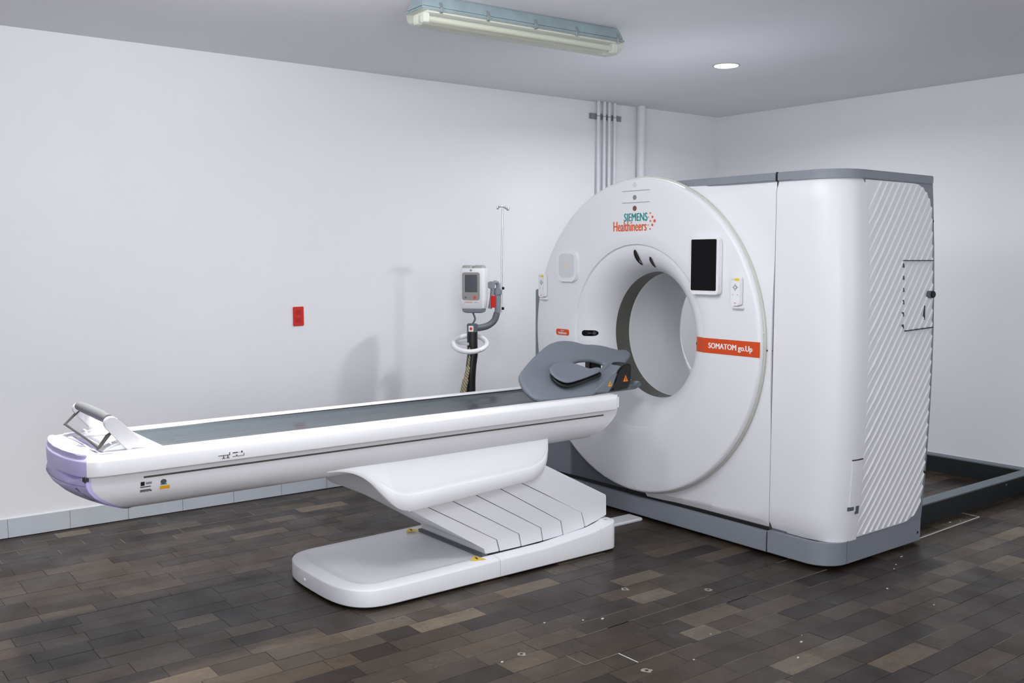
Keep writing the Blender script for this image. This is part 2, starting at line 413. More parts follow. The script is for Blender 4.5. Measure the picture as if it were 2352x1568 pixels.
prof += [(.494-.144*math.sin(PI/2*k/16), funnel(.494-.144*math.sin(PI/2*k/16))) for k in range(1, 16)]+[(.35, .19), (.35, .196)]
disc = obj('front_cover', lathe(prof), WHITE, G, 40)
obj('rim_strip', lathe([(RD-.012, .028), (RD+.004, .030), (RD+.008, .038), (RD+.004, .046), (RD-.012, .048)], 128), RIM, G, 40)
obj('drum', lathe([(RD-.03, .05), (RD-.006, .052), (RD-.006, .42), (RD-.03, .44)], 96), WHITE, G, 40)
obj('bore_ring', lathe([(.35, .194), (.349, .196), (.349, .30), (.352, .303), (.36, .303), (.36, .194)], 96), BORE, G, 40, 'dark grey ring inside the bore')
obj('bore_liner', lathe([(.352, .302), (.347, .304), (.347, .57), (.352, .63), (.37, .69), (.42, .76), (.50, .79), (.56, .80), (.56, .82), (.40, .80), (.36, .74), (.355, .6), (.36, .303)], 96), LINER, G, 40)
# grey core behind the covers: ring-shaped so that the bore stays open
bm = bmesh.new(); N = 96; outer, inner = [], []
for k in range(N):
    a = 2*PI*k/N; c, s = math.cos(a), math.sin(a)
    best = 9
    for lim, q in ((.985, c), (-.935, c)):
        if q*lim > 0: best = min(best, lim/q)
    if s > 0: best = min(best, (HT-.04-ZI)/s)
    if s < 0: best = min(best, (.10-ZI)/s)
    x, z = c*best, ZI+s*best
    if x < .1 and z > 1.2 and math.hypot(x/SX, z-ZI) > RD-.03:
        if not (x < -.82 and z < 1.245): best = (RD-.03)
    x, z = c*best, ZI+s*best
    outer.append((x, z)); inner.append((c*.40*SX, ZI+s*.40))
rings = [[Vector((x, .085, z)) for x, z in outer], [Vector((x, .72, z)) for x, z in outer], [Vector((x, .72, z)) for x, z in inner], [Vector((x, .085, z)) for x, z in inner]]
R = loft(bm, rings, True, False)
for i in range(N): bm.faces.new((R[3][i], R[3][(i+1) % N], R[0][(i+1) % N], R[0][i]))
obj('chassis', bm, DGREY, G)
obj('rear_shell', box(.9, 1.18, .30, .80, .10, 1.80), DGREY, G)
# grey flank plate seen left of the disc
obj('flank_cover', prism([(-.95, .078, .11), (-.60, .078, .11), (-.60, .078, 1.0), (-.80, .078, 1.246), (-.95, .078, 1.246)], (0, .68, 0), .006), GREY, G)

# front panel between disc and seam
def fy(x, z):
    d = math.hypot(x/SX, z-ZI)-(RD-.02)
    y = .046+.018*sstep(0, .16, d)
    if z > 1.755: y += (z-1.755)*.28
    if z < .171: y += (.171-z)*.55
    return y
ZB, ZT, XS = .126, 1.806, .866
a0 = math.acos(min(1, .30/SX/(RD-.02))); angs = [a0]
a_c1 = math.atan2(ZT-ZI, XS/SX); a_c2 = math.atan2(ZB-ZI, XS/SX); a1 = -PI/2+.045
angs = [a0+(a_c1-a0)*k/14 for k in range(15)]+[a_c1+(a_c2-a_c1)*k/40 for k in range(1, 41)]+[a_c2+(a1-a_c2)*k/24 for k in range(1, 25)]
bm = bmesh.new(); rings = []
for a in angs:
    c, s = math.cos(a), math.sin(a); r1 = 9
    if c > 0: r1 = min(r1, XS/SX/c)
    if s > 0: r1 = min(r1, (ZT-ZI)/s)
    if s < 0: r1 = min(r1, (ZB-ZI)/s)
    r1 = max(r1, RD-.012); row = []
    for t in [0, .04, .1, .2, .32, .46, .6, .75, .88, .95, 1]:
        r = RD-.02+(r1-RD+.02)*t; x, z = SX*r*c, ZI+r*s; row.append(Vector((x, fy(x, z), z)))
    rings.append(row)
# z-lines of the chamfers are added by cutting
loft(bm, rings, False, False)
for zc in (1.755, .171): bmesh.ops.bisect_plane(bm, geom=bm.verts[:]+bm.edges[:]+bm.faces[:], plane_co=(0, 0, zc), plane_no=(0, 0, 1))
for v in bm.verts: v.co.y = fy(v.co.x, v.co.z)
r = bmesh.ops.solidify(bm, geom=bm.faces[:], thickness=-.02)
fp = obj('front_panel', bm, WHITE, G, 35)
# perimeter around the front right corner: s -> (x, y)
def corner_path(x0, yfr, xr, rad, yend, n=12):
    P = [(x0, yfr), ((x0+xr-rad)/2, yfr)]
    P += [(xr-rad+rad*math.sin(PI/2*k/n), yfr+rad-rad*math.cos(PI/2*k/n)) for k in range(n+1)]
    return P+([(xr, yend)] if yend > yfr+rad+.001 else [])
def shell(path, zs, off, thick, bulge=True, cut=None):
    """vertical shell along a plan path; off(z, k) insets it"""
    bm = bmesh.new(); rows = []
    nrm = []
    for i in range(len(path)):
        a, b_ = path[max(i-1, 0)], path[min(i+1, len(path)-1)]; t = Vector((b_[0]-a[0], b_[1]-a[1], 0)).normalized(); nrm.append(Vector((t.y, -t.x, 0)))
    for z in zs:
        row = []
        for i, (x, y) in enumerate(path):
            q = Vector((x, y, z))-nrm[i]*off(z, i/(len(path)-1)); row.append(bul(q) if bulge else q)
        rows.append(row)
    loft(bm, rows, False, False); bmesh.ops.recalc_face_normals(bm, faces=bm.faces[:])
    f = bm.faces[0]; 
    if f.normal.dot(nrm[0]) < 0: bmesh.ops.reverse_faces(bm, faces=bm.faces[:])
    bmesh.ops.solidify(bm, geom=bm.faces[:], thickness=thick)
    return bm
zs = [.124, .14, .171, .25, .4, .6, .8, 1.0, 1.2, 1.4, 1.6, 1.7, 1.755, 1.78, ZT]
coff = lambda z, k: (max(0, z-1.755)*.28+max(0, .171-z)*.55*(1-sstep(.25, .7, k)))
obj('corner_cover', shell(corner_path(XS+.0035, .064, 1.211, .165, .262), zs, coff, .02), WHITE, G, 35)
# grey side shell, bottom to top, behind the ribbed panel
zs2 = [.125, .3, .5, .7, .9, 1.1, 1.3, 1.5, 1.7, 1.802]
obj('side_shell', shell([(1.203, .255), (1.203, .5), (1.203, .75), (1.203, .848), (1.19, .853), (1.10, .853)], zs2, lambda z, k: 0, .02), GREY, G, 35)
# plinth: front, corner, side
obj('plinth_front', prism([(-.93, .052, .016), (XS, .052, .016), (XS, .052, .117), (-.93, .052, .117)], (0, .5, 0), .004), GREY, G, 35)
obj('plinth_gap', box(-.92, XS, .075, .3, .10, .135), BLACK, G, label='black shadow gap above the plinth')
obj('plinth_corner', shell(corner_path(XS+.002, .052, 1.214, .135, .19), [.016, .02, .05, .09, .124], lambda z, k: .004 if z < .018 else 0, .03, False), GREY, G, 35)
obj('plinth_side', box(1.17, 1.213, .192, .838, .016, .13, .003), GREY, G, 35)
obj('plinth_feet', box(-.85, 1.15, .12, .78, 0, .04), BLACK, G, label='black recessed feet')
# grey top trim, split at the seam
obj('top_trim', prism([(.02, .062, 1.80), (XS-.001, .062, 1.80), (XS-.001, .82, 1.80), (.02, .82, 1.80)], (0, 0, .041), .005), GREY, G, 35)
tp = [(x, y, 1.80) for x, y in corner_path(XS+.003, .062, 1.214, .165, .84)]+[(XS+.003, .84, 1.80)]
obj('top_trim', prism(tp, (0, 0, .041), .004), GREY, G, 35)
obj('cover_seam', box(XS-.001, XS+.0045, .07, .1, .124, ZT), SEAM, G)
obj('cover_seam', box(XS-.0015, XS+.0035, .0605, .3, 1.80, 1.8425), BLACK, G)
obj('plinth_seam', box(XS-.001, XS+.003, .0515, .09, .016, .12), BLACK, G)

# ribbed side panel
def side_outline(n=8):
    yl, yr, zb, zt, r = .262, .818, .133, 1.797, .15
    P = [(yl, zb), (yr-r, zb)]
    P += [(yr-r+r*math.sin(PI/2*k/n), zb+r-r*math.cos(PI/2*k/n)) for k in range(1, n+1)]
    P += [(yr-r+r*math.cos(PI/2*k/n), zt-r+r*math.sin(PI/2*k/n)) for k in range(0, n+1)]
    return P+[(yl, zt)]
OUT = side_outline()
def clip(poly, f):
    out = []
    for i in range(len(poly)):
        a, b_ = poly[i], poly[(i+1) % len(poly)]; fa, fb = f(a), f(b_)
        if fa >= 0: out.append(a)
        if fa*fb < 0: t = fa/(fa-fb); out.append((a[0]+(b_[0]-a[0])*t, a[1]+(b_[1]-a[1])*t))
    return out
def slab_yz(poly, xb, xf, zcuts):
    """relief slab on the flank: back at xb, front given by xf(y, z)"""
    bm = bmesh.new(); f = bm.faces.new([bm.verts.new((0, y, z)) for y, z in poly])
    for zc in zcuts: bmesh.ops.bisect_plane(bm, geom=bm.verts[:]+bm.edges[:]+bm.faces[:], plane_co=(0, 0, zc), plane_no=(0, 0, 1))
    ext = bmesh.ops.extrude_face_region(bm, geom=bm.faces[:]); nv = [e for e in ext['geom'] if isinstance(e, bmesh.types.BMVert)]
    s = set(nv)
    for v in bm.verts: v.co.x = xf(v.co.y, v.co.z) if v in s else xb
    for v in bm.verts: v.co = bul(v.co)
    return bm
sp = obj('side_panel', slab_yz(OUT, 1.203, lambda y, z: 1.2085, [.1+.17*k for k in range(1, 11)]), WHITE, G)
SL, STEP = 1.22, .0632; c = -.62; nrib = 0
hatch = (.545, .80, 1.093, 1.428)
while c < 1.60:
    f0 = lambda p, c=c: (p[1]-SL*(p[0]-.26))-c; f1 = lambda p, c=c: c+STEP-.003-(p[1]-SL*(p[0]-.26))
    inset = [(min(max(y, .27), .815), min(max(z, .14), 1.793)) for y, z in OUT]
    pl = clip(clip(inset, f0), f1)
    if len(pl) > 2:
        def xf(y, z, c=c):
            k = ((z-SL*(y-.26))-c)/STEP; return 1.2092+.0066*min(1, k/.80) if k < .82 else 1.2092+.0066*max(0, (1-k)/.18)
        bm = bmesh.new(); cuts = [c+STEP*.72]
        f = bm.faces.new([bm.verts.new((0, y, z)) for y, z in pl])
        for zc in [.1+.17*k for k in range(1, 11)]: bmesh.ops.bisect_plane(bm, geom=bm.verts[:]+bm.edges[:]+bm.faces[:], plane_co=(0, 0, zc), plane_no=(0, 0, 1))
        bmesh.ops.bisect_plane(bm, geom=bm.verts[:]+bm.edges[:]+bm.faces[:], plane_co=(0, .26, c+STEP*.81), plane_no=(0, -SL, 1))
        ext = bmesh.ops.extrude_face_region(bm, geom=bm.faces[:]); s = {e for e in ext['geom'] if isinstance(e, bmesh.types.BMVert)}
        for v in bm.verts:
            fade = sstep(.262, .30, v.co.y)
            v.co.x = 1.2085+(xf(v.co.y, v.co.z)-1.2085)*(.25+.75*fade) if v in s else 1.207
        for v in bm.verts: v.co = bul(v.co)
        obj('rib', bm, WHITE, sp)
    c += STEP
# access hatch outline and lock in the ribs
def groove(y0, z0, y1, z1, wd=.004, d=.0135):
    n = 6; bm = bmesh.new(); dv = Vector((0, y1-y0, z1-z0)).normalized(); pv = Vector((0, -dv.z, dv.y))*wd/2
    rows = []
    for k in range(n+1):
        p = Vector((1.2085, y0+(y1-y0)*k/n, z0+(z1-z0)*k/n)); e = Vector((d, 0, 0))
        rows.append([bul(p-pv), bul(p-pv)+e, bul(p+pv)+e, bul(p+pv)])
    loft(bm, rows); return obj('hatch_seam', bm, SEAM, sp)
groove(.545, 1.428, .812, 1.428); groove(.565, 1.093, .812, 1.100)
for k in range(6):
    z = 1.415-.058*k; groove(.545, z, .548, z-.02, .0016, .011)
groove(.735, 1.21, .735, 1.14, .0014, .0112)
p = bul((1.2085, .80, 1.262)); obj('lock', cyl(p, (1, -.2, 0), .017, .022, 20, .003), BLACK, G, 40, 'black round lock')
p = bul((1.2085, .785, 1.262)); obj('lock_plate', plate(p, (0, 1, 0), Z, rrect(.05, .036, .015), .014), DGREY, G)
for z in (1.62, .37, .06):
    p = bul((1.203, .822 if z > .1 else .81, z)); obj('screw_hole', cyl(p+Vector((.006, 0, 0)), X, .007, .005, 12), BLACK, G)
# flap at the lower front corner
P = bul((1.211, .255, .5)); 
def corner_strip(z0, z1, s0, s1, d, m, name, lab=None):
    path = corner_path(XS+.0035, .064, 1.211, .165, .262, 24); L = [0]
    for a, b_ in zip(path, path[1:]): L.append(L[-1]+math.hypot(b_[0]-a[0], b_[1]-a[1]))
    tot = L[-1]; xs = list(zip(L, [q[0] for q in path])); ys = list(zip(L, [q[1] for q in path]))
    sub = [(interp(xs, tot*(s0+(s1-s0)*k/10)), interp(ys, tot*(s0+(s1-s0)*k/10))) for k in range(11)]
    return obj(name, shell(sub, [z0+(z1-z0)*k/8 for k in range(9)], lambda z, k: -d, .006), m, G, 35, lab)
corner_strip(.265, .512, .84, .995, .0035, WHITE, 'corner_flap')
corner_strip(.509, .514, .835, .998, .0042, SEAM, 'flap_seam')
corner_strip(.272, .290, .82, .90, .0038, DGREY, 'flap_notch', 'small dark finger notch')
corner_strip(.252, .290, .93, .985, .0038, DGREY, 'flap_latch', 'small grey latch')

# ---- details on the disc face
def facewarp(off):
    def f(p):
        r = math.hypot(p.x/SX, p.z-ZI); return Vector((p.x, funnel(r)-off, p.z))
    return f
def fdisc(name, x, z, r, m, lab=None, d=.002): return obj(name, cyl((x, 0, z), (0, -1, 0), r, d, 20), m, disc, None, lab)
fdisc('sensor_window', -.007, 1.764, .013, SENS, 'grey round sensor window'); fdisc('sensor_window', -.006, 1.706, .014, BROWN, 'brown round sensor window')
fdisc('screw_cap', -.008, 1.832, .013, LINER); fdisc('screw_cap', .01, .186, .011, LINER)
for z in (1.80, 1.737): obj('cover_line', box(-.102, .105, -.0012, .003, z-.002, z+.002), SEAM2, disc)
NU, NV = Vector((1, 0, 0)), Z
text('lettering', 'SIEMENS', TEAL, disc, (.002, 0, 1.659), NU, NV, .175, .043, .0012, bold=.035, label='teal lettering')
text('lettering', 'Healthineers', ORTEXT, disc, (-.042, 0, 1.611), NU, NV, .252, .053, .0012, bold=.03, label='orange lettering')
for dx, dz, r in ((0, 0, .0085), (-.016, .022, .0068), (-.016, -.022, .0068), (-.032, .044, .0048), (-.032, -.044, .0048), (-.031, 0, .005), (-.047, .022, .0034), (-.047, -.022, .0034), (-.062, 0, .0022)):
    fdisc('logo_dot', .142+dx, 1.635+dz*.95, r, ORTEXT, None, .0012)
# orange band wrapping into the funnel, with white lettering
bm = bmesh.new(); rows = []
for k in range(33):
    x = .842-(.842-.418)*k/32; row = []
    for j in range(5):
        z = 1.003-.0372+.0744*j/4; r = math.hypot(x/SX, z-ZI); row.append(Vector((x, funnel(r)-.0017 if not .485 < r < .506 else min(funnel(r), .004)-.0022, z)))
    rows.append(row)
loft(bm, rows, False, False)
band = obj('accent_band', bm, ORANGE, disc, 30, 'orange band with white lettering')
obj('lettering', bmesh.new(), PAPER, disc) if False else None
text('lettering', 'SOMATOM go.Up', PAPER, disc, (.662, 0, 1.000), NU, NV, .272, .036, .0026, bold=.045, label='white lettering on the orange band')
obj('band_emitter', cyl((.413, .05, 1.003), (-1, -.3, 0), .013, .006, 16), BLACK, disc)
# badges left of the bore
bd = obj('badge', plate((-.594, .0, 1.003), NU, NV, rrect(.114, .036, .012), .002), ORANGE, disc, None, 'small orange badge')
text('badge_lettering', 'SIEMENS', PAPER, disc, (-.594, 0, 1.012), NU, NV, .032, .006, .0026); text('badge_lettering', 'Healthineers', PAPER, disc, (-.594, 0, .999), NU, NV, .076, .015, .0026, bold=.04)
# status display in the funnel wall, left
def funwarp(x, z, off): r = math.hypot(x/SX, z-ZI); return Vector((x, funnel(r)-off, z))
bm = bmesh.new(); ring = rrect(.072, .034, .0165, 6); cen = (-.409, 1.006)
f = [bm.verts.new(funwarp(cen[0]+a, cen[1]+b_, .002)) for a, b_ in ring]; bm.faces.new(f)
bmesh.ops.bisect_plane(bm, geom=bm.verts[:]+bm.edges[:]+bm.faces[:], plane_co=(-.406, 0, 0), plane_no=(1, 0, 0))
for k in range(1, 7): bmesh.ops.bisect_plane(bm, geom=bm.verts[:]+bm.edges[:]+bm.faces[:], plane_co=(-.445+.011*k, 0, 0), plane_no=(1, 0, 0))
for v in bm.verts: v.co = funwarp(v.co.x, v.co.z, .0025)
ext = bmesh.ops.extrude_face_region(bm, geom=bm.faces[:])
for e in ext['geom']:
    if isinstance(e, bmesh.types.BMVert): e.co.y += .004
pill = obj('status_display', bm, GLASSB, disc, None, 'black oval status display')
for x0, x1 in ((-.412, -.398), (-.394, -.38)):
    bm = bmesh.new(); loft(bm, [[funwarp(x0+(x1-x0)*k/4, 1.006+s, .0032) for s in (-.003, .003)] for k in range(5)], False, False)
    obj('display_digits', bm, PRINTG, disc)
# dark oval camera windows in the upper funnel
for (a, r, ln, wd) in ((PI/2+.03, .428, .085, .034), (PI/2-.215, .412, .06, .027)):
    ctr = dpt(r, a, 0); tang = Vector((-math.sin(a), 0, math.cos(a))); rad = Vector((math.cos(a), 0, math.sin(a)))
    bm = bmesh.new(); pts = []
    for k in range(24):
        t = 2*PI*k/24; q = ctr+rad*(ln/2*math.cos(t))+tang*(wd/2*math.sin(t)); pts.append(bm.verts.new(funwarp(q.x, q.z, .0035)))
    cv = bm.verts.new(funwarp(ctr.x, ctr.z, .0035))
    for k in range(24): bm.faces.new((pts[k], pts[(k+1) % 24], cv))
    obj('camera_window', bm, BLACK, disc, None, 'dark oval camera window')
# rounded dock left, cradle ledges for the remotes
dk = obj('tablet_dock', plate((-.546, .006, 1.394), NU, NV, rrect(.185, .185, .045), .022, .006), WHITE2, disc, 50)
obj('dock_recess', plate((-.546, -.0155, 1.396), NU, NV, rrect(.135, .14, .035), .002), LINER, disc)
obj('dock_light', plate((-.546, -.0172, 1.394), NU, NV, rrect(.018, .032, .009), .002), mat('dock_amber', srgb(236, 214, 190), .4), disc)
obj('indicator_dot', plate((.8445, .018, 1.085), (.6, -.8, 0), NV, rrect(.008, .012, .004), .003), mat('indicator_white', (1, 1, 1), .2), disc)
obj('index_mark', box(.858, .866, .058, .064, .998, 1.001), SEAM, G); obj('index_mark', box(.845, .85, .045, .058, .995, 1.003), SEAM, G)

# ---- tablet and remotes: separate things held by the gantry
T = thing('tablet', (.507, -.001, 1.29), 'black-screened tablet in white frame mounted on the gantry face above the orange band', 'tablet')
obj('casing', plate((.514, -.003, 1.4), NU, NV, rrect(.180, .282, .016), .026, .005), WHITE2, T, 50)
obj('screen', plate((.508, -.0285, 1.4055), NU, NV, rrect(.162, .254, .006), .002), GLASSB, T)
def remote(loc, lab):
    x, z = loc; r = thing('remote_control', (x, 0, z-.072), lab, 'remote control', 'remote controls on the gantry')
    obj('casing', plate((x, -.004, z), NU, NV, rrect(.052, .14, .012), .024, .005), WHITE2, r, 50)
    obj('label_strip', plate((x+.010, -.0278, z+.056), NU, NV, rrect(.024, .013, .001), .001), YELLOW, r, None, 'yellow label')
    obj('label_strip', plate((x-.014, -.0278, z+.056), NU, NV, rrect(.018, .009, .001), .001), LINER, r, None, 'pale label')
    obj('keypad', plate((x, -.0278, z+.018), NU, NV, [(.011*math.cos(PI/4*k), .011*math.sin(PI/4*k)) for k in range(8)], .001), SENS, r)
    obj('keypad_hub', plate((x, -.0286, z+.018), NU, NV, [(.006*math.cos(PI/4*k), .006*math.sin(PI/4*k)) for k in range(8)], .001), WHITE2, r)
    for dx, dz in ((-.014, .018), (.014, .018), (0, .033), (0, .003), (-.014, -.018), (.014, -.018)):
        obj('key', plate((x+dx, -.0278, z+dz), NU, NV, rrect(.005, .004, .001, 2), .001), SENS, r)
    obj('print_mark', plate((x, -.0278, z-.058), NU, NV, rrect(.014, .003, .001, 2), .001), ORTEXT, r)
    obj('remote_ledge', box(x-.032, x+.036, -.02, .004, z-.086, z-.0725, .004), WHITE2, disc, 40)
remote((.708, 1.281), 'white remote control with yellow label on the gantry face below right of the tablet')
remote((-.762, 1.275), 'white remote control with yellow label at the far rim of the gantry face')

# ================================================================== patient table
TB = thing('patient_table', (0, -1.2, 0), 'long white patient table with grey pad on a slanted pedestal before the gantry', 'table')
# --- floor base
def base_outline(n=20):
    P = []
    for k in range(n+1):
        t = PI/2*k/n; P.append((-.352*math.sin(t)**.62, -1.70-.235*math.cos(t)**.62))
    P = [(-x, y) for x, y in reversed(P)]+P[1:]      # +x side -> nose -> -x side
    r = .05
    left = [(-.352, -.9), (-.352, -.6)]+[(-.352+r-r*math.cos(PI/2*k/6), -.445-r+r*math.sin(PI/2*k/6)) for k in range(7)]
    right = [(-x, y) for x, y in reversed(left)]
    return right+P+left
BO = base_outline()
def ztop(y): return interp([(-2, .082), (-1.2, .085), (-1.0, .088), (-.8, .098), (-.6, .118), (-.5, .14), (-.44, .148)], y)
def inset2(P, d):
    out = []; n = len(P); A = sum(P[i][0]*P[(i+1) % n][1]-P[(i+1) % n][0]*P[i][1] for i in range(n)); sg = 1 if A > 0 else -1
    for i in range(n):
        a, b_ = P[i-1], P[(i+1) % n]; t = Vector((b_[0]-a[0], b_[1]-a[1])).normalized(); nn = Vector((-t.y, t.x))*sg; out.append((P[i][0]+nn.x*d, P[i][1]+nn.y*d))
    return out
def base_part(lo, hi, name):
    bm = bmesh.new(); rings = []
    for d, f in ((.02, lambda y: .008), (.004, lambda y: .009), (0, lambda y: .013), (0, lambda y: ztop(y)-.006), (.003, lambda y: ztop(y)-.001), (.008, lambda y: ztop(y)+.001), (.055, lambda y: ztop(y)+.008), (.066, lambda y: ztop(y)+.007), (.085, lambda y: ztop(y)-.003), (.12, lambda y: ztop(y)-.004)):
        rings.append([Vector((x, y, f(y))) for x, y in inset2(BO, d)])
    R = loft(bm, rings, True, False); bm.faces.new(R[0]); bm.faces.new(R[-1])
    bmesh.ops.triangulate(bm, faces=[f for f in bm.faces if len(f.verts) > 4])
    for pc, pn in ((lo, -1), (hi, 1)):
        if pc is None: continue
        g = bmesh.ops.bisect_plane(bm, geom=bm.verts[:]+bm.edges[:]+bm.faces[:], plane_co=(0, pc, 0), plane_no=(0, pn, 0), clear_outer=True)
        bmesh.ops.holes_fill(bm, edges=[e for e in g['geom_cut'] if isinstance(e, bmesh.types.BMEdge)])
    return obj(name, bm, WHITE, TB, 40)
base_part(None, -1.181, 'base_cover'); base_part(-1.179, -.566, 'base_cover'); base_part(-.565, None, 'base_cover')
for x in (.06, -.06): obj('foot_screw', cyl((x*1.0+.0, -1.936+.01*(x > 0), .045), (0, -1, 0), .007, .006, 12), WHITE2, TB, 50)
# warning triangles
def triangle(c, u, v, s, m, par, lab, inner=True):
    o = obj('warning_label', plate(c, u, v, [(-s, -s*.8), (s, -s*.8), (0, s*.9)], .001), m, par, None, lab)
    n = Vector(u).cross(Vector(v)); obj('warning_mark', plate(Vector(c)+n*.001, u, v, [(-s*.14, -s*.45), (s*.14, -s*.45), (s*.10, s*.35), (-s*.10, s*.35)], .0006), BLACK, par)
triangle((.285, -1.265, ztop(-1.26)+.011), (.3, 1, 0), (-1, .3, 0), .034, YELLOW, TB, 'yellow warning triangle')
triangle((-.285, -1.255, ztop(-1.26)+.011), (.3, 1, 0), (-1, .3, 0), .034, YELLOW, TB, 'yellow warning triangle')
# --- telescopic pedestal: slanted slats
topz = [(-1.605, .368), (-1.524, .373), (-1.388, .376), (-1.259, .382), (-1.124, .392), (-.997, .398), (-.835, .455)]
kink = [(-1.21, .125), (-1.137, .155), (-1.010, .160), (-.879, .167), (-.757, .180), (-.625, .203), (-.458, .262)]
foot = [(-1.205, .098), (-1.122, .098), (-.996, .098), (-.868, .102), (-.742, .108), (-.602, .122), (-.456, .16)]
def ext(p, q, k): return (p[0]+(p[0]-q[0])*k, p[1]+(p[1]-q[1])*k)
for i in range(6):
    g = .0022
    a, b_, c_ = ext(topz[i], kink[i], .22), kink[i], foot[i]; d, e, f_ = ext(topz[i+1], kink[i+1], .22), kink[i+1], foot[i+1]
    pts = [(a[0]+g, a[1]), (b_[0]+g, b_[1]), (c_[0]+g, c_[1]), (f_[0]-g, f_[1]), (e[0]-g, e[1]), (d[0]-g, d[1])]
    wd = .268+.0022*i
    if i < 5: bm = prism([(-wd, y, z) for y, z in pts], (2*wd, 0, 0), .0012, 1)
    else: bm = prism([(-wd, y, z) for y, z in pts], (2*wd, 0, 0), .004, 2)
    obj('slat', bm, WHITE, TB, 30)
core = [ext(topz[0], kink[0], .2), (-1.2, .13), (-1.19, .09), (-.47, .09), (-.47, .25), ext(topz[6], kink[6], .2)]
obj('pedestal_core', prism([(-.262, y+(.01 if i < 3 else -.012), z) for i, (y, z) in enumerate(core)], (.524, 0, 0)), BLACK, TB, None, 'dark core behind the slats')
obj('pedestal_hinge', box(-.272, .272, -1.222, -1.19, .083, .10, .003), DGREY, TB)
# --- hull under the table top
HS = [(.252, .684), (.252, .655), (.250, .635), (.244, .61), (.232, .585), (.212, .562), (.185, .545), (.15, .534), (.09, .529), (0, .527)]
HSEC = HS+[(-x, z) for x, z in reversed(HS[:-1])]
def ynose(x, z): return -2.945+.055*(abs(x)/.26)**2.6+(0 if z > .665 else .215*((.665-z)/.138)**2.1)
def yend(x, z): return -.365-.9*max(0, .665-z)-(4.5*max(0, .58-z)**1.5)
bm = bmesh.new(); rings = []
S = [0, .004, .012, .03, .06, .1, .2, .35, .5, .65, .8, .9, .95, .985, 1]
for s in S: rings.append([Vector((x, ynose(x, z)+(yend(x, z)-ynose(x, z))*s, z)) for x, z in HSEC])
R = loft(bm, rings, True, False); bm.faces.new(R[-1])
nose = [R[0]]
for k in (.85, .65, .45, .22):
    rr = [bm.verts.new((x*k, ynose(x*k, .61+(z-.61)*k), .61+(z-.61)*k)) for x, z in HSEC]
    for i in range(len(rr)): bm.faces.new((nose[-1][i], nose[-1][(i+1) % len(rr)], rr[(i+1) % len(rr)], rr[i]))
    nose.append(rr)
bm.faces.new(nose[-1])
obj('hull', bm, WHITE, TB, 40)
# end cap over the nose, purple light painted into its colour
bm = bmesh.new(); rings = []
CS = [(x*1.008, z-.002 if z < .66 else .688) for x, z in HSEC]
for s in (.016, .008, 0): rings.append([Vector((x, ynose(x, z)-.002+s, z)) for x, z in CS])
R = loft(bm, rings, True, False); last = R[-1]
for k in (.85, .65, .45, .22):
    rr = [bm.verts.new((x*k, ynose(x*k, .61+(z-.61)*k)-.003, .61+(z-.61)*k)) for x, z in CS]
    for i in range(len(rr)): bm.faces.new((last[i], last[(i+1) % len(rr)], rr[(i+1) % len(rr)], rr[i]))
    last = rr
bm.faces.new(last)
cap = obj('end_cap', bm, LAV, TB, 50, 'rounded end cap with painted purple light')
obj('cap_seam', tube([(x, ynose(x, .655)-.003, .655) for x in [-.25+.05*k for k in range(11)]], .0013, 6), mat('lavender_dark', srgb(150, 140, 196), .5), cap)
obj('cap_latch', box(.236, .258, -2.903, -2.882, .668, .69, .004), SEAM, cap)
obj('cap_slot', tube([(.205, ynose(.205, .645)-.006, .645), (.222, ynose(.222, .6)-.006, .60), (.232, ynose(.232, .597)-.006, .597)], .002, 6), DGREY, cap)
# groove below the rail, markings
for sx in (1, -1): obj('side_groove', box(sx*.25-.0045, sx*.25+.0035, -2.70, -.46, .658, .6645), mat('groove_brown', srgb(84, 80, 76), .8), TB)
# --- rail around the top
path = [(.283, -.40), (.283, -.9), (.283, -1.5), (.283, -2.1), (.283, -2.6), (.283, -2.74)]
nosep = [(.283, -2.80), (.281, -2.845), (.274, -2.873), (.262, -2.893), (.235, -2.910), (.20, -2.921), (.15, -2.932), (.10, -2.940), (.05, -2.944), (0, -2.946)]
half = path+nosep
full = half+[(-x, y) for x, y in reversed(half[:-1])]
NS = len(path)+3
SEC = [(.034, .684), (.006, .685), (.001, .689), (0, .694), (0, .738), (.003, .745), (.018, .7575), (.026, .7605), (.036, .7615), (.056, .7615), (.062, .759), (.066, .752), (.068, .684)]
nr = []
for i in range(len(full)):
    a, b_ = full[max(i-1, 0)], full[min(i+1, len(full)-1)]; t = Vector((b_[0]-a[0], b_[1]-a[1])).normalized(); nr.append(Vector((t.y, -t.x)))
bm = bmesh.new(); rings = []
for (x, y), n_ in zip(full, nr):
    # travelling from the gantry end, the outside is on the right of +x side
    o_ = Vector((-n_.x, -n_.y)) if True else n_
    rings.append([Vector((x+n_.x*d, y+n_.y*d, z)) for d, z in SEC])
if (rings[2][0].x) > .283: 
    rings = [[Vector((x-n_.x*d, y-n_.y*d, z)) for d, z in SEC] for (x, y), n_ in zip(full, nr)]
iN = len(full)-NS-1
loft(bm, rings[:NS+1], True, True); loft(bm, rings[iN:], True, True)
be = bmesh.new(); loft(be, rings[NS:iN+1], True, True); obj('purple_lit_rail_end', be, LAV, TB, 32, 'end of the rail with painted purple light')  # rail end split off to carry the painted purple light
# round the gantry-side ends
rail = obj('rail', bm, WHITE2, TB, 32)
for sx in (1, -1):
    bm = box(min(sx*.215, sx*.2825), max(sx*.215, sx*.2825), -.41, -.372, .685, .760, .012, 4); obj('rail_tip', bm, WHITE2, TB, 40)
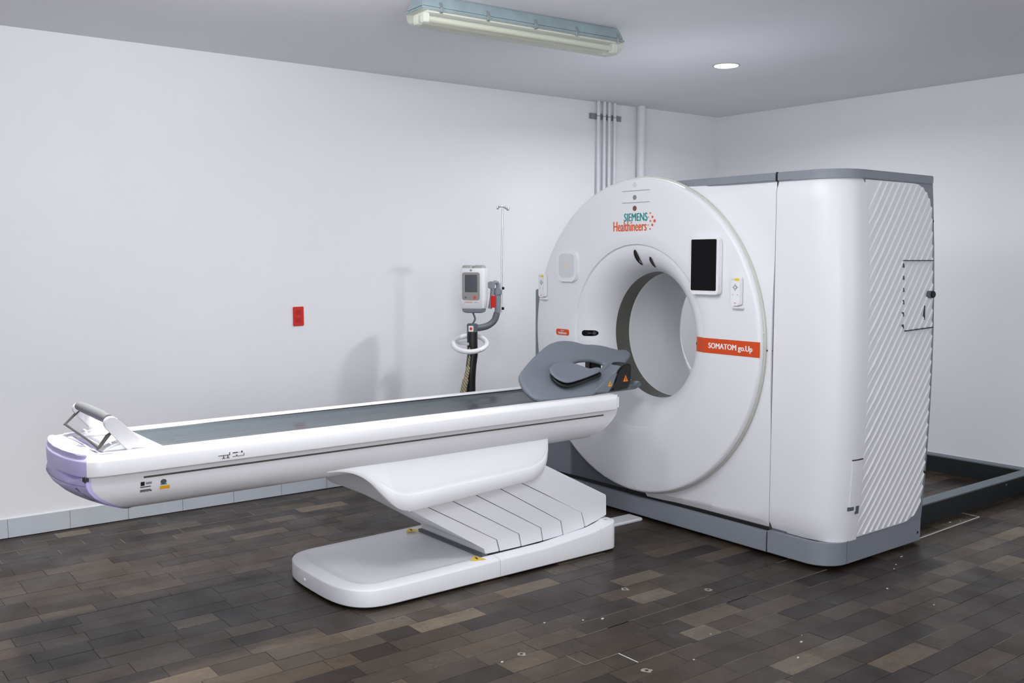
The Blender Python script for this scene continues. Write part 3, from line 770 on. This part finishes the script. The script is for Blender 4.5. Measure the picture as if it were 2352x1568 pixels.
# deck at the foot end
deckp = [(x*.985, y+.03) for x, y in full if y < -2.7]
deckp = [(.222, -2.655)]+[(min(max(x, -.222), .222), y) for x, y in deckp]+[(-.222, -2.655)]
deck = obj('deck', prism([(x, y, .72) for x, y in deckp], (0, 0, .036), .004), mat('deck_white', srgb(216, 216, 222), .4), TB, 40)
lens = [(0, -2.939), (.1, -2.933), (.15, -2.925), (.20, -2.914), (.235, -2.902), (.247, -2.888), (.19, -2.868), (.1, -2.855), (0, -2.851)]
lens += [(-x, y) for x, y in reversed(lens[1:-1])]
obj('end_panel', prism([(x, y, .742) for x, y in lens], (0, 0, .0225), .003), LAVL, TB, 40, 'lens-shaped panel with pale painted purple light')
text('logo_print', 'SIEMENS', mat('pale_red_print', srgb(240, 150, 150), .5), TB, (.0, -2.893, .768), (1, 0, 0), (0, 1, 0), .075, .014)
def strip(pts, z, m, name, lab=None, t=.0012): return obj(name, prism([(x, y, z) for x, y in pts], (0, 0, t)), m, TB, None, lab)
strip([(-.2, -2.855), (0, -2.842), (.2, -2.855), (.222, -2.878), (.1, -2.853), (0, -2.850), (-.1, -2.853), (-.222, -2.878)], .7618, LAV, 'light_arc', 'lavender arc of painted light')  # purple crescents of light on the deck, laid on as strips
strip([(-.13, -2.815), (0, -2.80), (.13, -2.815), (.16, -2.838), (.0, -2.822), (-.16, -2.838)], .7565, LAV, 'light_arc', 'lavender arc of painted light')
obj('deck_button', prism([(.04, -2.872, .762), (.085, -2.868, .762), (.085, -2.85, .762), (.04, -2.854, .762)], (0, 0, .004)), SENS, TB)
SHADEG = mat('grey_shade', srgb(205, 205, 203), .5)  # unused grey meant for the handle's shadow
for sx in (1, -1):
    strip([(sx*.228, -2.85), (sx*.257, -2.845), (sx*.257, -2.80), (sx*.228, -2.805)], .7618, LAV, 'shade_patch', 'lavender patch of painted handle shade')  # handle shadow under purple light, put on as flat patches
# side pods that carry the handle
for sx in (1, -1):
    a, b_ = sx*.145, sx*.205
    pts = [(a, -2.83, .755), (a, -2.665, .755), (a, -2.665, .785), (a, -2.72, .80), (a, -2.80, .778)]
    obj('handle_pod', prism(pts, (b_-a, 0, 0), .008, 3), WHITE2, TB, 40)
bridge = obj('deck_bridge', prism([(-.2, -2.655, .745), (-.2, -2.60, .738), (-.2, -2.60, .75), (-.2, -2.655, .768)], (.4, 0, 0), .003), WHITE2, TB, 40)
# --- push handle: two arms, grip, release lever
HD = obj('push_handle', tube([(-.205, -2.796, .872), (-.1, -2.797, .874), (.1, -2.797, .874), (.19, -2.796, .872)], [.017, .0195, .0195, .017], 20), mat('grip_grey', srgb(112, 114, 118), .6), TB, 60, 'grey padded grip bar')
HWHITE = mat('handle_white', srgb(206, 206, 209), .45)
def arm(x0, x1):
    prof = [(-2.735, .752), (-2.682, .785), (-2.768, .877)]
    ctr = Vector((-2.792, .858)); arc = [(ctr.x+.026*math.cos(a), ctr.y+.026*math.sin(a)) for a in [math.radians(35+150*k/10) for k in range(11)]]
    pts = [(-2.737, .752), (-2.688, .790)]+arc+[(-2.810, .842)]
    return obj('handle_arm', prism([(x0, y, z) for y, z in pts], (x1-x0, 0, 0), .003), HWHITE, HD, 40)
arm(.190, .212); arm(-.232, -.21)
obj('handle_spine', prism([(-.212, -2.778, .861), (-.212, -2.768, .872), (-.212, -2.752, .848), (-.212, -2.768, .832)], (.404, 0, 0), .004), HWHITE, HD, 40)
DK = mat('lever_dark', srgb(70, 68, 64), .45)
lever = obj('release_lever', tube([(-.214, -2.848, .805), (-.1, -2.845, .797), (.1, -2.84, .785), (.19, -2.834, .772)], .0045, 10), DK, HD, 60, 'thin dark release bar')
for x, y, z in ((-.214, -2.848, .805), (.19, -2.834, .772)):
    bm = bmesh.new(); t = Vector((x, -2.792, z+.05)); q = Vector((x, y, z))
    add_poly(bm, [t+Vector((-.012, .014, .010)), t+Vector((-.012, -.014, -.008)), q+Vector((-.006, -.006, -.003)), q+Vector((-.006, .006, .003))], (.018, 0, 0)); obj('lever_arm', bm, DK, HD)
# --- pad (tabletop)
def padz(x):
    k = abs(x)/.212; return .732+.014*k**2+.006*sstep(.86, 1, k)
xs = [-.212+.424*k/40 for k in range(41)]; ysr = [-2.64+2.26*k/50 for k in range(51)]
bm = bmesh.new(); rows = []
for y in ysr:
    row = []
    for x in xs:
        z = padz(x)
        for x0, a in ((.015, .0005), (.06, .0005), (-.05, .0004)):
            xx = x0+.012*math.sin(y*3.1+x0*40)+.006*math.sin(y*9+x0*10); z += a*math.exp(-((x-xx)/.0075)**2)
        z += .00025*math.sin(x*35+1.4*math.sin(y*2.2))
        row.append(Vector((x, y, z)))
    rows.append(row)
loft(bm, rows, False, False); bmesh.ops.solidify(bm, geom=bm.faces[:], thickness=.012)
pad = obj('pad', bm, PAD, TB, 60, 'grey padded lying surface')
for sx in (1, -1): obj('pad_edge', tube([(sx*.2135, -2.655, .744), (sx*.2135, -2.2, .7485), (sx*.2135, -1.2, .7495), (sx*.2135, -.42, .7495)], .0055, 8), BLACK, pad, 60, 'black edge welt')
obj('tongue', prism([(-.09, -.40, .735), (.09, -.40, .735), (.07, -.05, .735), (.04, .02, .742), (-.04, .02, .742), (-.07, -.05, .735)], (0, 0, .03), .008, 3), PAD, TB, 40, 'grey end of the tabletop')
obj('tongue_support', prism([(-.2, -.6, .70), (.2, -.6, .70), (.2, -.37, .70), (-.2, -.37, .70)], (0, 0, .028)), DGREY, TB)
# --- lift cover (skirt) between hull and pedestal
ZBOT = [(-1.965, .572), (-1.90, .566), (-1.84, .548), (-1.79, .515), (-1.75, .468), (-1.71, .420), (-1.67, .389), (-1.63, .376), (-1.56, .372), (-1.0, .406), (-.93, .417), (-.88, .435), (-.845, .465), (-.815, .515), (-.80, .56), (-.79, .60)]
dense = smoothline([(0, y, z) for y, z in ZBOT], 5)
bm = bmesh.new(); rings = []
for p in dense:
    y, zb = p.y, min(p.z, .588); sec = []
    H = .605-zb
    g = min(1, H/.2)**1.2; fl = lambda t: .214+.082*g*(.25*t+.75*sstep(-.1, .72, t)**1.3)
    for t in [0, .08, .16, .24, .32, .4, .48, .56, .64, .68]:
        z = .605-H*t; sec.append((fl(t), z))
    xb = fl(.70)+.004*g
    sec += [(xb-.001*g, .605-H*.70), (xb+.003*g, .605-H*.725), (xb+.006*g, .605-H*.85), (xb+.007*g, .605-H*.97), (xb+.004*g, zb), (xb-.012, zb), (xb-.03, zb+.004)]
    sec += [(-x, z) for x, z in reversed(sec)]
    rings.append([Vector((x, y, z)) for x, z in sec])
loft(bm, rings, True, True)
skirt = obj('lift_cover', bm, WHITE, TB, 45)
# --- prints on hull and rail
XH = .2525
def hprint(y0, y1, z0, z1, m, name, lab=None, x=XH):
    # follows the hull side
    def hx(z): return interp(sorted([(zz, xx) for xx, zz in HS]), z)
    bm = bmesh.new(); loft(bm, [[Vector((hx(z)+.0012, yy, z)) for z in (z0, (z0+z1)/2, z1)] for yy in (y0, y1)], False, False); return obj(name, bm, m, TB, None, lab)
hprint(-2.711, -2.697, .630, .645, BLACK, 'print_symbol'); hprint(-2.693, -2.672, .634, .642, SENS, 'print_text')
for z in (.625, .613, .609): hprint(-2.712, -2.675, z-.0018, z+.0018, PRINTG if z > .61 else SENS, 'print_text')
for k in range(4): hprint(-2.712+.011*k, -2.704+.011*k, .606, .611, PRINTG, 'print_text')
bm = bmesh.new(); cz, cy = .636, -2.630; c_ = bm.verts.new((.2515, cy, cz)); rg = [bm.verts.new((.2515, cy+.011*math.cos(2*PI*k/16), cz+.009*math.sin(2*PI*k/16))) for k in range(16)]
for k in range(16): bm.faces.new((rg[k], rg[(k+1) % 16], c_))
obj('print_emblem', bm, PRINTG, TB, None, 'small dark round emblem'); hprint(-2.641, -2.617, .624, .6275, TEAL, 'print_line', 'teal line'); hprint(-2.642, -2.607, .607, .620, AMBER, 'print_label', 'amber label')
XRl = .2845
def rprint(y0, y1, z0, z1): obj('print_symbol', box(.2815, XRl, y0, y1, z0, z1), BLACK, TB)
for q in ((-2.437, -2.393, .7085, .7105), (-2.395, -2.3925, .7105, .719), (-2.418, -2.4165, .700, .7085), (-2.424, -2.411, .6975, .699), (-2.402, -2.4005, .700, .7085), (-2.408, -2.394, .6975, .699), (-2.421, -2.413, .7015, .703), (-2.405, -2.397, .7015, .703),
          (-2.382, -2.362, .7135, .7165), (-2.356, -2.354, .714, .7155), (-2.349, -2.344, .7125, .719), (-2.383, -2.338, .7005, .7018), (-2.339, -2.3375, .7005, .710), (-2.37, -2.364, .7035, .706)): rprint(*q)

# ================================================================== head rest
HR = thing('head_rest', (.02, -.45, .75), 'grey moulded head rest with an eye-shaped opening on the gantry end of the table', 'head rest')
PN = Vector((.6, 0, .8))
def pl(y, s, off=0): return Vector((.19-.8*s, y, .758+.6*s))+PN*off
def remesh_slab(name, outer, holes, thick, bev, voxel, shape, m, label=None):
    cu = bpy.data.curves.new('outline', 'CURVE'); cu.dimensions = '2D'; cu.fill_mode = 'BOTH'; cu.extrude = thick/2-bev; cu.bevel_depth = bev; cu.bevel_resolution = 3
    for P in [outer]+holes:
        P = smoothline([(a, b_, 0) for a, b_ in P+[P[0]]], 4)[:-1]
        sp_ = cu.splines.new('POLY'); sp_.points.add(len(P)-1); sp_.use_cyclic_u = True
        for q, p in zip(sp_.points, P): q.co = (p.x, p.y, 0, 1)
    o = bpy.data.objects.new('outline', cu); COL.objects.link(o); bpy.context.view_layer.update()
    me = bpy.data.meshes.new_from_object(o.evaluated_get(bpy.context.evaluated_depsgraph_get())); bpy.data.objects.remove(o); bpy.data.curves.remove(cu)
    t = bpy.data.objects.new('slab', me); COL.objects.link(t)
    md = t.modifiers.new('r', 'REMESH'); md.mode = 'VOXEL'; md.voxel_size = voxel
    ms = t.modifiers.new('s', 'SMOOTH'); ms.iterations = 6; ms.factor = .5
    bpy.context.view_layer.update()
    me2 = bpy.data.meshes.new_from_object(t.evaluated_get(bpy.context.evaluated_depsgraph_get())); bpy.data.objects.remove(t)
    bm = bmesh.new(); bm.from_mesh(me2); bpy.data.meshes.remove(me2)
    for v in bm.verts: v.co = shape(v.co.x, v.co.y, v.co.z)
    return obj(name, bm, m, HR, 70, label)
outl = [(-.804, .013), (-.828, .036), (-.841, .084), (-.839, .12), (-.822, .17), (-.798, .196), (-.745, .235), (-.66, .294), (-.59, .334), (-.507, .376), (-.443, .393), (-.397, .394), (-.337, .379), (-.283, .353), (-.216, .343), (-.157, .329), (-.113, .311), (-.065, .292), (-.030, .292), (-.012, .276), (-.041, .247), (-.182, .172), (-.328, .089), (-.43, .034), (-.484, .010), (-.626, .008)]
hol = [(-.466, .222), (-.43, .258), (-.389, .272), (-.322, .274), (-.265, .262), (-.205, .228), (-.27, .18), (-.325, .155), (-.40, .14), (-.46, .16)]
def shp(y, s, h):
    sag = -.016*math.sin(PI*min(1, max(0, s/.39)))*sstep(-.85, -.6, y)*(1-sstep(-.2, 0, y))
    ed = .014*math.exp(-((y+.2)/.2)**2)*sstep(.2, .35, s)
    return pl(y, s, h+sag+ed-.012)
remesh_slab('shell', outl, [hol], .030, .013, .006, shp, FOAM)
cupo = [(-.657, .170), (-.605, .199), (-.545, .207), (-.484, .186), (-.450, .168), (-.410, .142), (-.365, .146), (-.348, .136), (-.383, .118), (-.494, .092), (-.591, .072), (-.635, .078), (-.662, .108), (-.668, .14)]
def cshp(y, s, h):
    d = ((y+.53)/.13)**2+((s-.135)/.06)**2; return pl(y, s, h*.8+.036-.010*max(0, 1-d))
remesh_slab('head_cup', cupo, [], .016, .007, .0045, cshp, FOAM)
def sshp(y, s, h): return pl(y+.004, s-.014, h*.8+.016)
remesh_slab('cup_shade', cupo, [], .020, .006, .0045, sshp, BLACK, 'black painted shade under the head cup')  # black slab standing in for the shaded gap below the cup
obj('end_bracket', prism([(.168, -.468, .756), (.168, -.345, .755), (.168, -.312, .789), (.168, -.294, .85), (.168, -.254, .888), (.168, -.33, .842)], (-.10, .02, 0), .006, 3), FOAM, HR, 40)
blk = obj('end_block', prism([(.125, -.195, .886), (.125, -.142, .885), (.125, -.143, .80), (.125, -.163, .757), (.125, -.235, .752), (.125, -.29, .752), (.125, -.266, .765), (.125, -.25, .808), (.125, -.239, .851)], (-.12, .03, 0), .005, 2), BLACK, HR, 40, 'black end block')
obj('support_leg', box(-.165, -.115, -.215, -.13, .745, .885, .008), BLACK, HR, 40, 'black support leg')
obj('support_leg', box(-.02, .04, -.50, -.42, .737, .80, .008), BLACK, HR, 40, 'black support leg')
def tri2(c, n, u, s, m):
    n = Vector(n).normalized(); u = Vector(u).normalized(); v = n.cross(u)
    obj('warning_label', plate(Vector(c)+n*.001, u, v, [(-s, -s*.9), (s, -s*.9), (0, s)], .001), m, HR, None, 'amber warning triangle')
    obj('warning_mark', plate(Vector(c)+n*.002, u, v, [(-s*.12, -s*.5), (s*.12, -s*.5), (s*.09, s*.3), (-s*.09, s*.3)], .0006), BLACK, HR)
tri2((.168, -.338, .80), (1, 0, 0), (0, 1, 0), .014, AMBER)
tri2((.125, -.186, .812), (1, 0, 0), (0, 1, 0), .018, mat('amber_orange', srgb(240, 130, 10), .5))

# ================================================================== contrast injector
IO = Vector((-1.2, -.2, 0))
IJ = thing('contrast_injector', (-1.2, -.226, 0), 'white contrast injector head with screen on a black post behind the table', 'injector')
ang = math.radians(-49); n_ = Vector((math.cos(ang), math.sin(ang), 0)); u_ = Vector((-n_.y, n_.x, 0)); v_ = Z
hc = Vector((-1.2055, -.2072, 1.247))              # head centre
def L3(a, b_, c_): return hc+u_*a+v_*b_+n_*c_
def lbox(name, a0, a1, b0, b1, c0, c1, m, bev=.003, seg=2, par=None, lab=None):
    bm = box(a0, a1, b0, b1, c0, c1, bev, seg)
    for q in bm.verts: q.co = L3(*q.co)
    return obj(name, bm, m, par or IJ, 45, lab)
def lplate(name, a, b_, c_, pts, t, m, par=None, bev=0, lab=None): return obj(name, plate(L3(a, b_, c_), u_, v_, pts, t, bev), m, par or IJ, 45, lab)
bm = bmesh.new(); rings = []                 # head: slightly tapered rounded block
for z, wd, dp, off in ((-.125, .140, .085, 0), (-.118, .152, .10, 0), (-.06, .160, .115, 0), (.05, .160, .12, 0), (.118, .156, .116, 0), (.130, .150, .108, 0)):
    rings.append([L3(a, z, c_) for a, c_ in rrect(wd, dp, .022, 4)])
loft(bm, rings)
head = obj('head', bm, WHITE2, IJ, 45)
bm = bmesh.new(); loft(bm, [[L3(a, z, c_) for a, c_ in rrect(wd, dp, .02, 4)] for z, wd, dp in ((-.150, .10, .06), (-.143, .135, .085), (-.1255, .142, .088))]); obj('head_base', bm, mat('slate_plastic', srgb(122, 128, 138), .5), IJ, 45, 'grey underside')
for a in (-.036, .036):
    bm = bmesh.new(); loft(bm, [[L3(a+x, z, c_) for x, c_ in rrect(wd, dp, .02, 4)] for z, wd, dp in ((.1305, .070, .09), (.142, .066, .085), (.148, .05, .07))]); obj('syringe_mount', bm, mat('mount_grey', srgb(165, 165, 160), .4), IJ, 45)
bz = lplate('bezel', -.006, .018, .058, rrect(.112, .172, .014), .004, mat('bezel_grey', srgb(150, 148, 145), .4))
lplate('screen', -.004, .035, .0615, rrect(.078, .108, .004), .002, mat('screen_slate', srgb(66, 70, 78), .15))
lplate('button', .018, -.052, .0615, rrect(.018, .018, .0089), .003, BUTTON, lab='orange round button'); lplate('button', -.04, -.052, .0615, rrect(.012, .012, .0059), .003, DGREY); lplate('button', -.015, -.052, .0615, rrect(.01, .01, .0049), .003, SENS)
lplate('knob_print', -.006, .116, .0582, rrect(.014, .014, .0069), .001, SENS)
text('name_print', 'MEDRAD', ORTEXT, IJ, L3(-.022, -.0815, .0585), u_, v_, .048, .008, .001, bold=.005); text('name_print', 'Stellant', SENS, IJ, L3(.026, -.0815, .0585), u_, v_, .026, .006, .001)
# side yoke, arm and sleeve, placed right of the head
def P2(px, py, z, d=0): return Vector((-1.2, py, z))
obj('yoke', tube(smoothline([(-1.205, -.085, 1.12), (-1.205, -.07, 1.19), (-1.205, -.062, 1.26), (-1.205, -.045, 1.285), (-1.205, -.022, 1.275), (-1.205, -.02, 1.24)], 6), .013, 10), GREY, IJ, 60)
obj('yoke_hub', cyl((-1.215, -.07, 1.268), (1, -.6, 0), .024, .03, 20, .003), GREY, IJ, 45)
obj('sleeve', cyl((-1.2, -.028, 1.085), Z, .019, .165, 20, .003), GREY, IJ, 45); obj('collar', cyl((-1.2, -.028, 1.205), Z, .026, .035, 20, .004), GREY, IJ, 45)
obj('red_tag', box(-1.196, -1.188, -.085, -.052, 1.125, 1.20, .002), RED, IJ, None, 'red tag')
obj('arm', tube(smoothline([(-1.2, -.200, 1.00), (-1.2, -.16, 1.002), (-1.2, -.105, 1.012), (-1.2, -.055, 1.042), (-1.2, -.032, 1.09)], 6), .021, 14), DGREY, IJ, 60)
obj('arm_socket', cyl((-1.2, -.226, .975), Z, .034, .055, 24, .004), DGREY, IJ, 45)
obj('socket_label', plate(Vector((-1.2, -.226, 1.0))+n_*.0335, u_, v_, rrect(.03, .036, .003), .002), PAPER, IJ); obj('socket_sign', plate(Vector((-1.2, -.226, 1.0))+n_*.036, u_, v_, rrect(.016, .018, .007), .001), RED, IJ)
obj('post', tube(smoothline([(-1.2, -.226, .98), (-1.2, -.226, .90), (-1.2, -.224, .84), (-1.2, -.236, .76), (-1.2, -.243, .66), (-1.2, -.24, .5), (-1.2, -.232, .3), (-1.2, -.226, .08)], 6), .033, 20), BLACK, IJ, 60, 'black post')
bm = tube([Vector((-1.2, -.245, .905))+Vector(((.095*math.cos(a)), .108*math.sin(a), -.036*math.cos(a)+.022*math.sin(a))) for a in [2*PI*k/40 for k in range(41)]], .0155, 12, caps=False)
obj('ring_handle', bm, WHITE2, IJ, 60); obj('ring_bracket', box(-1.31, -1.19, -.27, -.215, .895, .912, .004), LINER, IJ)
obj('knob', cyl((-1.19, .0, 1.247), (.3, 1, 0), .009, .014, 12), BLACK, IJ); obj('knob', cyl((-1.19, -.002, 1.118), (.3, 1, 0), .009, .014, 12), BLACK, IJ)
obj('infusion_pole', tube([(-1.19, -.008, 1.09), (-1.19, -.004, 1.25), (-1.19, .006, 1.755)], .0055, 10), CHROME, IJ, 60)
hk = obj('pole_hook', tube(smoothline([(-1.19, -.036, 1.768), (-1.19, -.034, 1.75), (-1.19, -.02, 1.762), (-1.19, .006, 1.765), (-1.19, .03, 1.756), (-1.19, .05, 1.745), (-1.19, .054, 1.765)], 6), .006, 8), CHROME, IJ, 60)
obj('signal_cable', tube(smoothline([L3(-.01, -.145, .0), (-1.2, -.205, 1.06), (-1.2, -.22, 1.03)], 6), .006, 8), DGREY, IJ, 60)
# braided cable hanging from the ring
BR = bpy.data.materials.new('braid'); BR.use_nodes = True; nt = BR.node_tree; b = nt.nodes['Principled BSDF']; b.inputs['Roughness'].default_value = .6
wv = nt.nodes.new('ShaderNodeTexWave'); wv.inputs['Scale'].default_value = 28; wv.inputs['Distortion'].default_value = 3; wv.bands_direction = 'DIAGONAL'
cr = nt.nodes.new('ShaderNodeValToRGB'); cr.color_ramp.elements[0].color = srgb(110, 108, 66); cr.color_ramp.elements[1].color = srgb(196, 178, 128)
e = cr.color_ramp.elements.new(.5); e.color = srgb(120, 124, 130)
tc = nt.nodes.new('ShaderNodeTexCoord'); nt.links.new(tc.outputs['Object'], wv.inputs[0]); nt.links.new(wv.outputs[0], cr.inputs[0]); nt.links.new(cr.outputs[0], b.inputs['Base Color'])
obj('cable_wrap', tube(smoothline([(-1.16, -.275, .885), (-1.16, -.278, .82), (-1.16, -.288, .76), (-1.16, -.308, .68), (-1.16, -.325, .60), (-1.16, -.335, .4), (-1.16, -.33, .1)], 6), [.004]*6+[.008]*6+[.014]*6+[.019]*6+[.022]*13, 14), BR, IJ, 60, 'yellowish braided cable wrap')
obj('stand_foot', cyl((-1.2, -.226, .05), Z, .05, .06, 20, .006), BLACK, IJ, 45)
for k in range(5):
    a = 2*PI*k/5+.4; d = Vector((math.cos(a), math.sin(a), 0)); c0 = Vector((-1.2, -.226, .085))
    obj('stand_leg', tube([c0, c0+d*.15+Vector((0, 0, -.01)), c0+d*.28+Vector((0, 0, -.03))], [.022, .018, .014], 10), DGREY, IJ, 60)
    obj('caster', cyl(c0+d*.28+Vector((-d.y*.012, d.x*.012, -.06)), (d.y, -d.x, 0), .025, .024, 16), BLACK, IJ, 45)

# ================================================================== wall and ceiling fittings
yy = -1.166; xw = wl(yy)
OP = thing('socket_outlet', (xw, yy, 1.028), 'red electrical outlet plate on the white wall', 'outlet')
obj('cover_plate', box(xw, xw+.008, yy-.035, yy+.035, 1.028, 1.145, .003), RED, OP, 40)
for z in (1.062, 1.112): obj('socket', plate((xw+.0075, yy, z), (0, 1, 0), Z, rrect(.034, .028, .010), .003), mat('red_dark', srgb(176, 30, 24), .4), OP)
obj('screw', cyl((xw+.008, yy, 1.087), X, .003, .0015, 10), GALV, OP)
def conduit(y, r, lab, grp):
    x = wl(y)+.022+r; o = obj('conduit', tube([(x, y, .12), (x, y, ZC)], r, 16), PIPE, None, 60); top(o, (x, y, .12)); tag(o, lab, 'pipe', grp); return o
g_ = 'thin conduits running up the wall'
for y, t in ((1.241, 'first'), (1.300, 'second'), (1.349, 'third'), (1.405, 'fourth')):
    conduit(y, .0125, 'thin white conduit up the wall, %s of four from the injector side' % t, g_)
conduit(1.665, .032, 'thick white pipe up the wall standing apart near the corner', None)
o = obj('strut_bracket', box(wl(1.33)+.001, wl(1.33)+.02, 1.175, 1.49, 2.468, 2.508, .002), GALV); top(o, (wl(1.33)+.001, 1.33, 2.468))
tag(o, 'galvanised strut clamping four thin conduits to the wall near the ceiling', 'bracket')
for y in (1.241, 1.300, 1.349, 1.405):
    obj('pipe_clamp', tube([(wl(y)+.0345+.0145*math.cos(a), y+.0145*math.sin(a), 2.488) for a in [PI*(-.55+1.1*k/10) for k in range(11)]], .003, 6), GALV, o, 60)
    bpy.data.objects[-1] if False else None
for ch in o.children: ch.data.transform(Matrix.Translation(-o.location))
# ---- fluorescent batten
FX = thing('fluorescent_fixture', (.0, -.80, 2.47), 'long unlit fluorescent batten with teal-grey housing under the ceiling', 'ceiling light')
RZ = Matrix.Rotation(math.radians(-2.5), 4, 'Z'); FC = Vector((.035, -.81, 0))
def fx(bm):
    for v in bm.verts: v.co = RZ @ v.co+FC
    return bm
FL = .585
bm = bmesh.new(); loft(bm, [[Vector((x, y, z)) for x, y in [(-w2, -l), (w2, -l), (w2, l), (-w2, l)]] for z, w2, l in ((2.535, .073, FL), (2.56, .068, FL-.006), (2.594, .052, FL-.02))])
bmesh.ops.bevel(bm, geom=bm.edges[:], offset=.006, segments=2, affect='EDGES'); obj('housing', fx(bm), TEALM, FX, 40)
obj('gasket', fx(box(-.077, .077, -FL-.004, FL+.004, 2.526, 2.536, .003)), TEALM, FX, 40)
bm = bmesh.new(); secs = []
for y, k in ((-FL, .78), (-FL+.012, .95), (-FL+.035, 1), (FL-.035, 1), (FL-.012, .95), (FL, .78)):
    secs.append([Vector((x, y, 2.526-(2.526-z)*(k if z < 2.52 else 1))) for x, z in ((-.074, 2.526), (-.068, 2.488), (-.055, 2.472), (-.03, 2.466), (.03, 2.466), (.055, 2.472), (.068, 2.488), (.074, 2.526))])
R = [[bm.verts.new(p) for p in r] for r in secs]
for a, c_ in zip(R, R[1:]):
    for i in range(7): bm.faces.new((a[i], a[i+1], c_[i+1], c_[i]))
bm.faces.new(R[0]); bm.faces.new(R[-1][::-1])
bmesh.ops.solidify(bm, geom=bm.faces[:], thickness=.002); obj('diffuser', fx(bm), DIFF, FX, 40, 'clear yellowish plastic diffuser')
obj('reflector', fx(box(-.06, .06, -FL+.03, FL-.03, 2.518, 2.525)), WHITE2, FX)
for x in (-.03, .03):
    t = obj('lamp_tube', fx(tube([(x, -FL+.05, 2.497), (x, FL-.05, 2.497)], .013, 14)), TUBE, FX, 60)
    for s in (-1, 1): obj('tube_holder', fx(box(x-.018, x+.018, min(s*(FL-.05), s*(FL-.02)), max(s*(FL-.05), s*(FL-.02)), 2.478, 2.518, .003)), WHITE2, FX)
for y in (-.49, -.24, .03, .28, .545):
    for sx in (1, -1):
        obj('clip', fx(prism([(sx*.070, y-.008, 2.515), (sx*.080, y-.008, 2.522), (sx*.080, y-.008, 2.54), (sx*.068, y-.008, 2.565), (sx*.066, y-.008, 2.56)], (0, .016, 0), .001, 1)), GALV, FX)
# ---- round downlight
DL = thing('downlight', (DLX, DLY, ZC-.004), 'round lit recessed downlight in the ceiling above the gantry', 'ceiling light')
bm = bmesh.new(); loft(bm, [[(DLX+r*math.cos(2*PI*k/40), DLY+r*math.sin(2*PI*k/40), z) for k in range(40)] for r, z in ((.073, ZC+.03), (.069, ZC+.001), (.072, ZC-.005), (.082, ZC-.004), (.084, ZC-.0005), (.0745, ZC), (.074, ZC+.03))], True, False)
obj('trim_ring', bm, mat('trim_grey', srgb(190, 194, 192), .4), DL, 60)
obj('lens', prism([(DLX+.0695*math.cos(2*PI*k/40), DLY+.0695*math.sin(2*PI*k/40), ZC-.001) for k in range(40)], (0, 0, .006)), LED, DL, None, 'glowing white lens')

# ---- steel frame behind the gantry, cable duct
SF = thing('floor_frame', (.3, 1.7, 0), 'low dark grey steel frame on the floor behind the gantry', 'frame')
def channel(a, c, inward):
    """hollow beam on the floor from a to c (plan points); the face on the 'inward' side is darker"""
    a, c, w_ = Vector((*a, 0)), Vector((*c, 0)), Vector((*inward, 0)); u = w_.normalized(); H, wd = .112, .08
    o = obj('beam', prism([a+u*x+Z*z for x, z in ((0, 0), (wd-.003, 0), (wd-.003, H-.007), (wd, H-.007), (wd, H), (0, H))], c-a), STEEL, SF)
    e = (c-a).normalized()*.002
    obj('beam_face', prism([a+e+u*x+Z*z for x, z in ((wd-.003, .001), (wd-.001, .001), (wd-.001, H-.0075), (wd-.003, H-.0075))], c-a-e*2), DSTEEL, SF, None, 'dark face of the beam')
channel((.965, .86), (.965, 2.556), (1, 0)); channel((-.75, 2.555), (.964, 2.555), (0, -1)); channel((-.75, .86), (-.75, 2.56), (-1, 0)); channel((1.046, 2.555), (1.75, 2.555), (0, -1))
for y in (1.05, 2.1): obj('bolt', cyl((1.043, y, .085), X, .006, .004, 10), GALV, SF)
o = obj('cable_duct', prism([(-.055, -.40, 0), (.055, -.40, 0), (.055, .03, 0), (-.055, .03, 0)], (0, 0, .017), .006), WHITE2); top(o, (0, -.2, 0))
tag(o, 'short white cable duct on the floor between table base and gantry plinth', 'cable duct')
